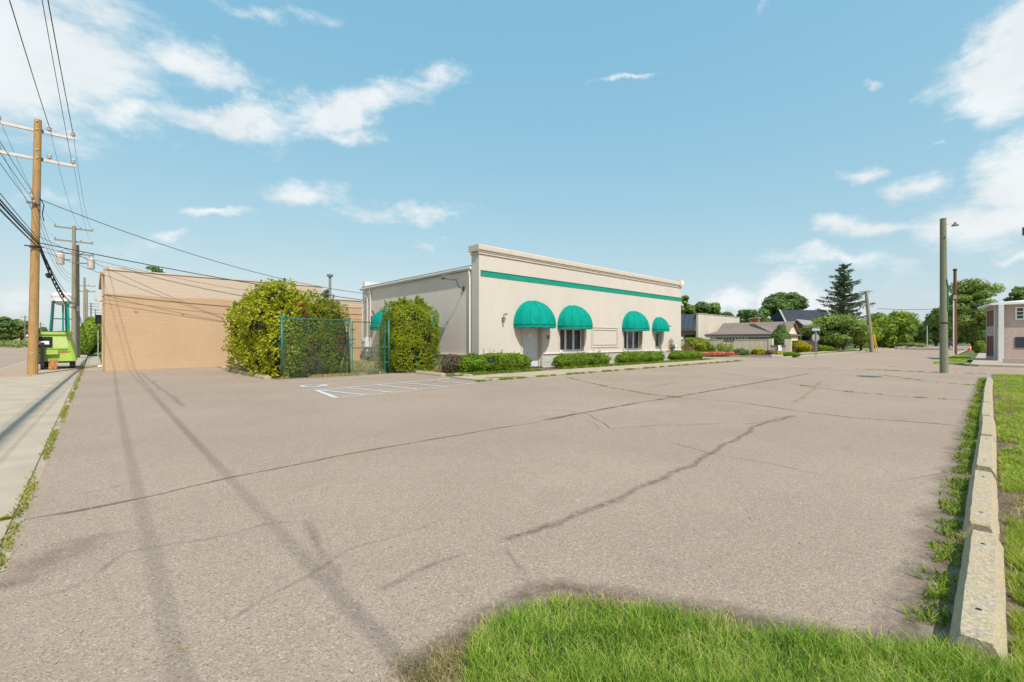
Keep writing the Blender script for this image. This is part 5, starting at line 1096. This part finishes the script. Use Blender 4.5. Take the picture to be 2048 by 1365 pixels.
bx, by = D(10, 170); fb_ = thing('low_building', 'low pale building behind the far left trees', 'building', (bx, by, 0)); obj('wall', MB().obox((bx,by,1.6), 14, 4, 1.6, Matrix.Rotation(AZ-R(90), 3, 'Z')), 'taupe_wall', parent=fb_); obj('roof', MB().obox((bx,by,3.35), 14.4, 4.4, .15, Matrix.Rotation(AZ-R(90), 3, 'Z')), 'gutter_white', parent=fb_)
bx, by = D(98, 210); fb_ = thing('low_building', 'white low building beyond the trailer under the water tower', 'building', (bx, by, 0)); obj('wall', MB().obox((bx,by,3), 8, 4, 3, Matrix.Rotation(AZ-R(90), 3, 'Z')), 'tower_white', parent=fb_); obj('roof', MB().obox((bx,by,6.15), 8.4, 4.4, .15, Matrix.Rotation(AZ-R(90), 3, 'Z')), 'gutter_white', parent=fb_)
hx, hy = D(15, 105); gh = thing('roadside_hedge', 'low green hedge across the boulevard at the left edge', 'hedge', (hx, hy, 0)); P, Nn = leaves_on([(hx, hy, .4, 9, 2, 1.2, 3)], 5000, 3); npobj('foliage', leaf_quads(P, Nn, .2), 4, 'leaf_tree', parent=gh)

# water tower
wx, wy = D(126, 152); zt = H+(683-590)/F*152; zb_ = H+(683-604)/F*152; tr = 2.85
wt = thing('water_tower', 'white water tower tank on green legs, far behind the trailer', 'water tower', (wx, wy, 0))
tk = MB(); tk.lathe([(0,zb_-1.5),(tr*.5,zb_-1.2),(tr*.85,zb_-.5),(tr,zb_),(tr,zt-.4),(tr*1.02,zt-.35),(tr*.8,zt+.35),(tr*.4,zt+.8),(0,zt+.95)], (wx,wy,0), 30); obj('tank', tk, 'tower_white', parent=wt, smooth=False)
for k in range(5):
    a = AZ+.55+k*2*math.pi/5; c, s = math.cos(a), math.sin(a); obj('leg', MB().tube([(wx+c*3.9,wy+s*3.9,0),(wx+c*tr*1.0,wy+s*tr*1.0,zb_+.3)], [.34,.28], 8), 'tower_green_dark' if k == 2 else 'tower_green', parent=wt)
obj('riser', MB().tube([(wx,wy,0),(wx,wy,zb_-1)], .25, 10), 'tower_green', parent=wt)
for zz in (4.5, 9.0):
    for k in range(5):
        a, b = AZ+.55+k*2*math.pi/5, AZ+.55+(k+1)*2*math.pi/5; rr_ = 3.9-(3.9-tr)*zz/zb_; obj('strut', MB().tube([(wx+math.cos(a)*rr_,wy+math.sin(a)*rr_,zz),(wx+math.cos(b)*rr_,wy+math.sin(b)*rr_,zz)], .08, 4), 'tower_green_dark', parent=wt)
obj('balcony_rail', MB().lathe([(tr+.35,zb_-.05),(tr+.35,zb_+.0),(tr+.3,zb_+.05),(tr,zb_+.05)], (wx,wy,0), 30), 'tower_white', parent=wt)
lt_ = MB(); back = math.atan2(-FW.y, -FW.x)
for k in range(9):
    a = back-.75+k*.18; c, s = math.cos(a), math.sin(a); p0 = Vector((wx+c*(tr+.03), wy+s*(tr+.03), (zb_+zt)/2)); t_ = Vector((-s, c, 0)); w_ = .16; hgt = .45 if k == 0 else .28
    lt_.add([p0-t_*w_-Vector((0,0,hgt)), p0-t_*(w_-.1)-Vector((0,0,hgt)), p0-t_*(w_-.1)+Vector((0,0,hgt)), p0-t_*w_+Vector((0,0,hgt))], [(0,1,2,3)]); lt_.add([p0-t_*w_+Vector((0,0,hgt-.1)), p0+t_*w_+Vector((0,0,hgt-.1)), p0+t_*w_+Vector((0,0,hgt)), p0-t_*w_+Vector((0,0,hgt))], [(0,1,2,3)])
obj('lettering', lt_, 'letter_grey', parent=wt, kind='stuff')

# green trailer
ty0, ty1 = 34.0, 36.9; tl = thing('steel_trailer', 'lime green steel trailer with black front frame behind the honey brown pole', 'trailer', (-1.35, 35.2, 0))
prof = [(-2.12,.42),(-.67,.42),(-.66,.75),(-.69,1.05),(-.90,1.78),(-.90,1.84),(-2.12,1.84)]
obj('body', MB().prism(prof, lambda p: (p[0], ty0, p[1]), lambda p: (p[0], ty1, p[1])), 'lime', parent=tl)
obj('face_plate', MB().prism([(-2.05,1.12),(-.98,1.12),(-.98,1.7),(-2.05,1.7)], lambda p: (p[0], ty0-.02, p[1]), lambda p: (p[0], ty0-.001, p[1])), 'lime_pale', parent=tl)
obj('lid', MB().box(-2.14,-.86,ty0-.07,ty1+.03,1.845,1.99), 'lime', parent=tl); obj('lid_edge', MB().box(-2.12,-.98,ty0-.05,ty1,1.991,2.03), 'black_paint', parent=tl)
obj('corner_lug', MB().prism([(-1.02,1.99),(-.87,1.99),(-.87,2.1),(-.97,2.1)], lambda p: (p[0], ty0-.08, p[1]), lambda p: (p[0], ty0+.1, p[1])), 'lime', parent=tl)
obj('side_pocket', MB().prism([(-1.98,.78),(-1.34,.80),(-1.34,1.02),(-1.98,1.04)], lambda p: (p[0], ty0-.17, p[1]), lambda p: (p[0], ty0-.001, p[1])), 'lime', parent=tl)
obj('rib', MB().box(-2.12,-.98,ty0-.05,ty0-.001,1.06,1.1), 'lime', parent=tl); obj('rust_patch', MB().prism([(-1.28,.86),(-1.15,.84),(-.92,.88),(-.86,.95),(-1.05,.97),(-1.2,.98),(-1.33,.95)], lambda p: (p[0], ty0-.004, p[1]), lambda p: (p[0], ty0-.001, p[1])), 'rust', parent=tl)
obj('window_frame', MB().box(-2.1,-1.56,ty0-.05,ty0-.021,1.16,1.72), 'black_paint', parent=tl); obj('window_label', MB().box(-2.05,-1.68,ty0-.058,ty0-.051,1.32,1.5), 'paper', parent=tl)
for xx in (-2.22, -1.98): obj('front_frame', MB().box(xx,xx+.14,ty0-.4,ty0-.25,.12,2.02 if xx < -2.2 else 1.42), 'black_paint', parent=tl)
obj('frame_label', MB().box(-2.20,-2.12,ty0-.41,ty0-.401,1.35,1.85), 'paper', parent=tl); obj('frame_arm', MB().box(-2.3,-1.98,ty0-.38,ty0-.27,.85,.93).box(-2.3,-2.0,ty0-.38,ty0-.02,1.9,2.0), 'black_paint', parent=tl)
obj('drawbar', MB().tube([(-2.2,ty0-.3,.3),(-1.9,ty0,.4),(-1.4,ty0+.3,.35)], .05, 6), 'black_paint', parent=tl)
obj('chassis', MB().box(-2.05,-.72,ty0+.05,ty1-.05,.33,.42), 'black_paint', parent=tl)
for yy in (ty0+.35, ty1-.5):
    w_ = obj('wheel', MB().tube([(-.92,yy,.24),(-.74,yy,.24)], .24, 16), 'tyre', parent=tl); obj('rim', MB().tube([(-.735,yy,.24),(-.725,yy,.24)], .12, 12), 'grey_metal', parent=w_)
    w_ = obj('wheel', MB().tube([(-2.05,yy+.6,.24),(-1.87,yy+.6,.24)], .24, 16), 'tyre', parent=tl)
wb = thing('timber_chock', 'pale wooden block stack chocking the green trailer', 'wood block', (-1.5, ty0-.35, 0))
for k in range(3): obj('block', MB().obox((-1.52+.02*k,ty0-.35,.12+.17*k), .13-.015*k, .13, .08, Matrix.Rotation(.3*k, 3, 'Z')), 'timber', parent=wb)
obj('strap', MB().lathe([(.165,.02),(.185,.1),(.165,.3),(.14,.5)], (-1.52,ty0-.33,0), 10), 'rust', parent=wb)

# ================================================================== BUILDINGS ACROSS THE STREET
def roofbox(name, P4, z0, z1, m, par): 
    mb = MB(); n = len(P4); mb.prism(P4, lambda p: (p[0],p[1],z0), lambda p: (p[0],p[1],z1)); return obj(name, mb, m, parent=par)
MX = 62.0; MY = WY(1396.5, MX); zt_ = 5.32
mn = thing('warehouse', 'concrete walled building with a ribbed grey metal mansard', 'building', (MX+8, MY+10, 0))
roofbox('side_wall', [(MX,MY),(WX(1479,MY),MY),(WX(1479,MY),MY+.3),(MX,MY+.3)], 0, zt_, 'tilt_concrete', mn); obj('parapet_cap', MB().box(MX-.05, WX(1479,MY)+.1, MY-.06, MY+.36, zt_, zt_+.1), 'kerb_concrete', parent=mn)
obj('front_wall', MB().box(MX+1.6, MX+1.9, MY+.3, MY+32, 0, 3.3), 'taupe_wall', parent=mn); obj('roof', MB().box(MX+.4, MX+15, MY+.3, MY+32, 4.8, 5.1), 'roof_membrane', parent=mn)
ms = MB(); ms.prism([(MX-.3,3.15),(MX+.2,3.15),(MX+.7,zt_),(MX+.3,zt_)], lambda p: (p[0],MY+.31,p[1]), lambda p: (p[0],MY+32,p[1])); obj('mansard', ms, 'steel_roof', parent=mn)
for k in range(34): y = MY+.5+k*.75; obj('roof_rib', MB().prism([(MX-.36,3.15),(MX-.301,3.15),(MX+.299,zt_),(MX+.24,zt_)], lambda p: (p[0],y,p[1]), lambda p: (p[0],y+.09,p[1])), 'steel_roof', parent=mn)
obj('soffit', MB().box(MX-.25,MX+1.6,MY+.31,MY+32,3.0,3.14), 'taupe_wall', parent=mn); obj('doorway_panel', MB().box(MX+1.5,MX+1.59,MY+1.2,MY+2.6,0,2.4), 'dark_hole', parent=mn); obj('bay_unit', MB().box(MX-1.2,MX+.3,MY+2.2,MY+5.2,1.7,2.1), 'tower_white', parent=mn)  # the doorway is a near-black panel, its inner shade put into the colour
# beige fence with boards
FX = 55.0; ya, yb = WY(1537, FX), WY(1356, FX)
bf = thing('board_fence', 'beige vertical board fence wall behind the garden', 'fence', (FX, (ya+yb)/2, 0)); zf = H+(683-679.8)/F*52
nb = int((yb-ya)/.19)
me0 = None
for k in range(nb):
    y = ya+k*.19; o = obj('board', MB().box(FX, FX+.05, y+.008, y+.182, .1, zf), 'fence_beige', parent=bf) if me0 is None else me0.copy()
    if me0 is None: me0 = o
    else: COL.objects.link(o); o.location = Vector((FX+.025+random.uniform(-.012,.012), y+.095, .1))-ORG[bf.name]
obj('backing', MB().box(FX+.06, FX+.12, ya, yb, .05, zf-.02), 'fence_beige', parent=bf); obj('fence_cap', MB().box(FX-.04, FX+.16, ya, yb, zf+.002, zf+.05), 'fence_beige', parent=bf); obj('end_post', MB().box(FX-.05, FX+.3, ya-.42, ya-.01, .05, zf+.08), 'siding_cream', parent=bf)
y2a, y2b = WY(1583, FX), WY(1569, FX); bf2 = thing('board_fence', 'short beige fence piece right of the pointed conifer', 'fence', (FX, (y2a+y2b)/2, 0))
for k in range(5): y = y2a+k*(y2b-y2a)/5; obj('board', MB().box(FX, FX+.05, y+.005, y+(y2b-y2a)/5-.005, .1, zf+.02), 'siding_cream', parent=bf2)
obj('backing', MB().box(FX+.06, FX+.12, y2a, y2b, .05, zf), 'fence_beige', parent=bf2)
# house number on the fence
fc = bpy.data.curves.new('number', 'FONT'); fc.body = '30727'; fc.size = .52; fc.extrude = .01; fc.materials.append(MATS['dark_metal'])
to = bpy.data.objects.new('tmp', fc); COL.objects.link(to); dg = bpy.context.evaluated_depsgraph_get(); tm = bpy.data.meshes.new_from_object(to.evaluated_get(dg)); COL.objects.unlink(to); bpy.data.objects.remove(to)
tm.transform(Matrix.Rotation(-math.pi/2, 4, 'Z') @ Matrix.Rotation(math.pi/2, 4, 'X')); no = bpy.data.objects.new('house_number', tm); COL.objects.link(no); no.location = (FX-.06, WY(1446.5, FX-.06), H-.1); setp(no, 'dark house number digits on the beige board fence', 'house number')
# brick monument sign
bmx, bmy = G(1556, 709, .1); ms_ = thing('monument_sign', 'low brick sign wall with a white notice board in the garden', 'sign', (bmx, bmy, .1)); sd = Vector((-RT.x, -RT.y, 0))
rotm = Matrix.Rotation(R(-75), 3, 'Z'); scl_ = 52./F
obj('brick_wall', MB().obox((bmx,bmy,.1+.42), 23/2*scl_, .18, .42, rotm), 'taupe_wall', parent=ms_); obj('coping', MB().obox((bmx,bmy,1.0), 27/2*scl_, .24, .05, rotm), 'lamp_grey', parent=ms_)
pf = Vector((bmx,bmy,.6))-fwd*.3+rt3*.1; obj('notice_board', plate(pf, [(-.26,-.42),(.26,-.42),(.26,.45),(-.26,.45)], -fwd, .04), 'paper', parent=ms_)
for k in range(5): obj('text_line', plate(pf-fwd*.042+Vector((0,0,.3-.12*k)), [(-.18,-.012),(.16-.03*(k%2),-.012),(.16-.03*(k%2),.012),(-.18,.012)], -fwd, .003), 'letter_grey', parent=ms_)
# brown roofed house
hs2 = thing('house', 'low house with brown hipped roof behind the beige fence', 'house', (66, 22, 0)); ex, ez = 60.0, 2.38
eyl, eyr = WY(1409, ex), WY(1548, ex); az_ = H+(683-648.5)/F*62
r_ = MB(); c4 = [(ex,eyr,ez),(ex+12,eyr,ez),(ex+12,eyl,ez),(ex,eyl,ez)]; a1 = (*D(1508, 61.5), az_); a2 = (*D(1492, 64.5), az_)
r_.v = c4+[a1, a2]; r_.f = [(0,1,4),(1,2,5,4),(2,3,5),(3,0,4,5)]; r_.f = [f[::-1] for f in r_.f]; obj('hipped_roof', r_, 'shingle_brown', parent=hs2)
obj('fascia', MB().box(ex-.05,ex+.03,eyr,eyl,ez-.2,ez-.005).box(ex+.03,ex+12,eyr-.03,eyr+.03,ez-.2,ez-.005), 'mauve_siding', parent=hs2); obj('frieze', MB().box(ex+.1,ex+.2,eyr+.1,eyl-.1,ez-.42,ez-.21), 'crossarm', parent=hs2)
obj('wall', MB().box(ex+1.2,ex+11,eyr+.5,eyl-.3,0,ez-.05), 'mauve_siding', parent=hs2)
yp = WY(1436, ex+1); obj('porch_wall', MB().box(ex+.5,ex+1.1,yp,eyl-.5,0,ez-.2), 'gutter_white', parent=hs2)
for k, u in enumerate((1446,1452,1458,1464,1470,1477,1483,1489,1494)): y = WY(u, ex+.4); obj('porch_post', MB().box(ex+.36,ex+.46,y-.06,y+.06,0,ez-.2), 'white_metal', parent=hs2)
obj('railing', MB().box(ex+.3,ex+.4,WY(1496,ex),WY(1444,ex),ez-.36,ez-.26), 'white_metal', parent=hs2)
gX0, gX1, gYr = 65.5, 70.8, 18.1; gz = H+(683-669)/F*58.5; gap = H+(683-645.5)/F*60.5; gm_ = (gX0+gX1)/2; wg = MB()
wg.prism([(gX0-.3,gz-.15),(gX0-.3,gz),(gm_,gap+.1),(gX1+.3,gz),(gX1+.3,gz-.15),(gm_,gap-.05)], lambda p: (p[0],gYr-.3,p[1]), lambda p: (p[0],gYr+9,p[1])); obj('gable_roof', wg, 'shingle_brown', parent=hs2)
obj('gable_wall', MB().prism([(gX0,0),(gX0,gz-.05),(gm_,gap-.12),(gX1,gz-.05),(gX1,0)], lambda p: (p[0],gYr,p[1]), lambda p: (p[0],gYr+8.8,p[1])), 'siding_cream', parent=hs2); obj('gable_vent', MB().box(gm_-.15,gm_+.15,gYr-.03,gYr-.001,gap-.75,gap-.5), 'lamp_grey', parent=hs2)
kx, ky = D(1511.5, 66); chm = obj('chimney', MB().box(kx-.45,kx+.45,ky-.45,ky+.45,3.0,H+(683-638)/F*66), 'red_brick', parent=hs2); obj('chimney_cap', MB().box(kx-.55,kx+.55,ky-.55,ky+.55,H+(683-638)/F*66,H+(683-636.5)/F*66), 'kerb_concrete', parent=chm)
# red brick house
hs3 = thing('house', 'red brick house with grey roof right of the cream gable', 'house', (80, 20, 0)); rx0 = 74.0; ry0, ry1 = WY(1632, rx0), WY(1560, rx0); rm = (ry0+ry1)/2; rz = H+(683-673)/F*70; ra = H+(683-644)/F*70
obj('brick_wall', MB().prism([(ry0+.3,0),(ry0+.3,rz-.1),(rm,ra-.25),(ry1-.3,rz-.1),(ry1-.3,0)], lambda p: (rx0,p[0],p[1]), lambda p: (rx0+12,p[0],p[1])), 'red_brick', parent=hs3)
obj('gable_roof', MB().prism([(ry0-.2,rz-.2),(ry0-.2,rz),(rm,ra+.1),(ry1+.2,rz),(ry1+.2,rz-.2),(rm,ra-.1)], lambda p: (rx0-.5,p[0],p[1]), lambda p: (rx0+12.5,p[0],p[1])), 'shingle_grey', parent=hs3)
wy_ = WY(1611, rx0); w3 = obj('window', MB().box(rx0-.06,rx0-.001,wy_-.6,wy_+.6,1.3,2.4), 'white_metal', parent=hs3); obj('pane', MB().box(rx0-.075,rx0-.061,wy_-.5,wy_+.5,1.4,2.3), 'glass_dark', parent=w3)
df = thing('dark_fence', 'dark stained timber fence in front of the red brick house', 'fence', (64, WY(1615,64), 0)); fa, fb2 = WY(1636, 64), WY(1588, 64); k = 0; y = fa
while y < fb2: obj('board', MB().box(64,64.05,y+.01,y+.24,0,1.55), 'mauve_siding', parent=df); y += .25
# church roof
ch = thing('church', 'large building with steep dark slate roof behind the houses', 'church', (*D(1600, 96), 0)); cx0, cy0 = D(1556, 92); rotc = Matrix.Rotation(AZ-R(90)+.05, 3, 'Z'); cc_ = Vector((*D(1604, 95), 0)); hwid = 66/2/F*95*1.45
z0c, z1c = H+(683-650)/F*95, H+(683-621)/F*95
cr = MB(); cr.v = [tuple(cc_+rotc @ Vector(p)) for p in ((-hwid-1.0,-4,z0c),(hwid,-4,z0c),(hwid,4,z0c),(-hwid-1.0,4,z0c),(-hwid+.2,0,z1c),(hwid,0,z1c))]; cr.f = [(0,1,5,4),(2,3,4,5),(3,0,4),(1,2,5)]; obj('slate_roof', cr, 'slate_dark', parent=ch)
obj('verge_trim', MB().tube([cc_+rotc @ Vector((-hwid-1.05,-4.05,z0c)), cc_+rotc @ Vector((-hwid+.15,-.05,z1c+.05))], .16, 4), 'crossarm', parent=ch)
obj('wall', MB().obox(cc_+Vector((0,0,z0c/2)), hwid-.2, 3.6, z0c/2, rotc), 'red_brick', parent=ch)
for k, q in enumerate((.35,.62)): obj('dormer', MB().obox(cc_+rotc @ Vector((hwid*q,-3.6,z0c+.2)), 1.5, .8, .5, rotc), 'gutter_white', parent=ch)

# two storey brick building at the right
mat('grey_brick', (.46,.36,.325), .9, .1, 3, .3, 30, fine=.14, fscale=22, stretch=(1,1,2.5))
P0 = Vector((50.6,-.36,0)); a_ = R(8.5); e1 = Vector((math.cos(a_), math.sin(a_), 0)); e2_ = Vector((.12,-1,0)).normalized(); LL, WW = 4.3, 16
hb_ = thing('office_building', 'two storey grey brick building with white column and pale roof', 'building', P0); zr = 4.25
def quadbox(name, a, b, c, d, z0, z1, m, par): mb = MB(); mb.prism([(p.x,p.y) for p in (a,b,c,d)], lambda p: (p[0],p[1],z0), lambda p: (p[0],p[1],z1)); return obj(name, mb, m, parent=par)
quadbox('brick_wall', P0, P0+e1*LL, P0+e1*LL+e2_*WW, P0+e2_*WW, 0, zr, 'grey_brick', hb_)
o_ = .6; r4 = [P0-e1*o_*.9-e2_*o_*.75, P0+e1*(LL+.4)-e2_*o_*.75, P0+e1*(LL+.4)+e2_*WW, P0-e1*o_*.9+e2_*WW]
quadbox('eaves', *r4, zr, zr+.14, 'white_metal', hb_)
rf = MB(); rf.v = [(p.x,p.y,zr+.15) for p in r4]+[(P0.x+3.0,P0.y-5,zr+.75),(P0.x+3.0,P0.y-WW,zr+.75)]; rf.f = [(1,0,4),(0,3,5,4)[::1],(2,1,4,5)]; obj('roof', rf, 'gutter_white', parent=hb_)
cpos = P0-e1*.45+e2_*.12; obj('column', MB().box(cpos.x-.14,cpos.x+.14,cpos.y-.14,cpos.y+.14,0,zr), 'white_metal', parent=hb_)
obj('corner_trim', MB().box(P0.x+.9,P0.x+1.0,P0.y+.12,P0.y+.2,0,zr), 'white_metal', parent=hb_)
def bwin(s0, s1, z0, z1, dark=False, nx=2, nz=3):
    a, b = P0+e2_*s0, P0+e2_*s1; nn = -e1.copy(); w = obj('window', MB().prism([(s0,z0),(s1,z0),(s1,z1),(s0,z1)], lambda p: P0+e2_*p[0]+Vector((0,0,p[1]))+nn*.001, lambda p: P0+e2_*p[0]+Vector((0,0,p[1]))+nn*.05), 'glass_dark' if dark else 'white_metal', parent=hb_)
    if not dark:
        for i in range(nx*2):
            for j in range(nz):
                u0 = s0+.06+(s1-s0-.12)*i/(nx*2)+.03; u1 = s0+.06+(s1-s0-.12)*(i+1)/(nx*2)-.03; v0 = z0+.06+(z1-z0-.12)*j/nz+.03; v1 = z0+.06+(z1-z0-.12)*(j+1)/nz-.03
                obj('pane', MB().prism([(u0,v0),(u1,v0),(u1,v1),(u0,v1)], lambda p: P0+e2_*p[0]+Vector((0,0,p[1]))+nn*.051, lambda p: P0+e2_*p[0]+Vector((0,0,p[1]))+nn*.06), 'glass_dark', parent=w)
bwin(.9,2.5,3.1,4.05); bwin(2.7,4.2,3.1,4.05); bwin(.9,1.9,1.0,1.8,True); bwin(1.95,3.2,1.0,1.8); bwin(5.2,7,3.1,4.05); bwin(5.2,7,1.0,1.8)
for s in (1.1, 2.1, 3.1):
    p = P0+e1*s; n2_ = Vector((-e1.y, e1.x, 0)); 
    for z0, z1 in ((.3,1.9),(2.7,3.95)): obj('side_panel', MB().prism([(0,z0),(.6,z0),(.6,z1),(0,z1)], lambda q: p+e1*q[0]+n2_*.001+Vector((0,0,q[1])), lambda q: p+e1*q[0]+n2_*.04+Vector((0,0,q[1]))), 'pole_red', parent=hb_)
lwl = obj('low_wall', MB().box(44.5,44.9,-9,-.55,0,.33), 'grey_brick', label='low grey wall in front of the two storey brick building', cat='wall')
rx2, ry2 = G(1986, 722); rr3 = MB()
# lamp and signal hanging at the right picture edge
ex_, ey_ = D(2052, 22); sg = thing('street_lamp', 'dark street lamp head just at the right edge of the picture', 'light', (ex_, ey_, 0))
obj('pole', MB().tube([(ex_+.6,ey_-.5,0),(ex_+.6,ey_-.5,7.2)], .07, 8), 'dark_metal', parent=sg); obj('lamp_head', MB().box(ex_-.12,ex_+.2,ey_-.12,ey_+.12,6.72,7.08), 'dark_metal', parent=sg); obj('bracket', MB().tube([(ex_+.6,ey_-.5,7.1),(ex_,ey_,7.1)], .03, 5), 'dark_metal', parent=sg)
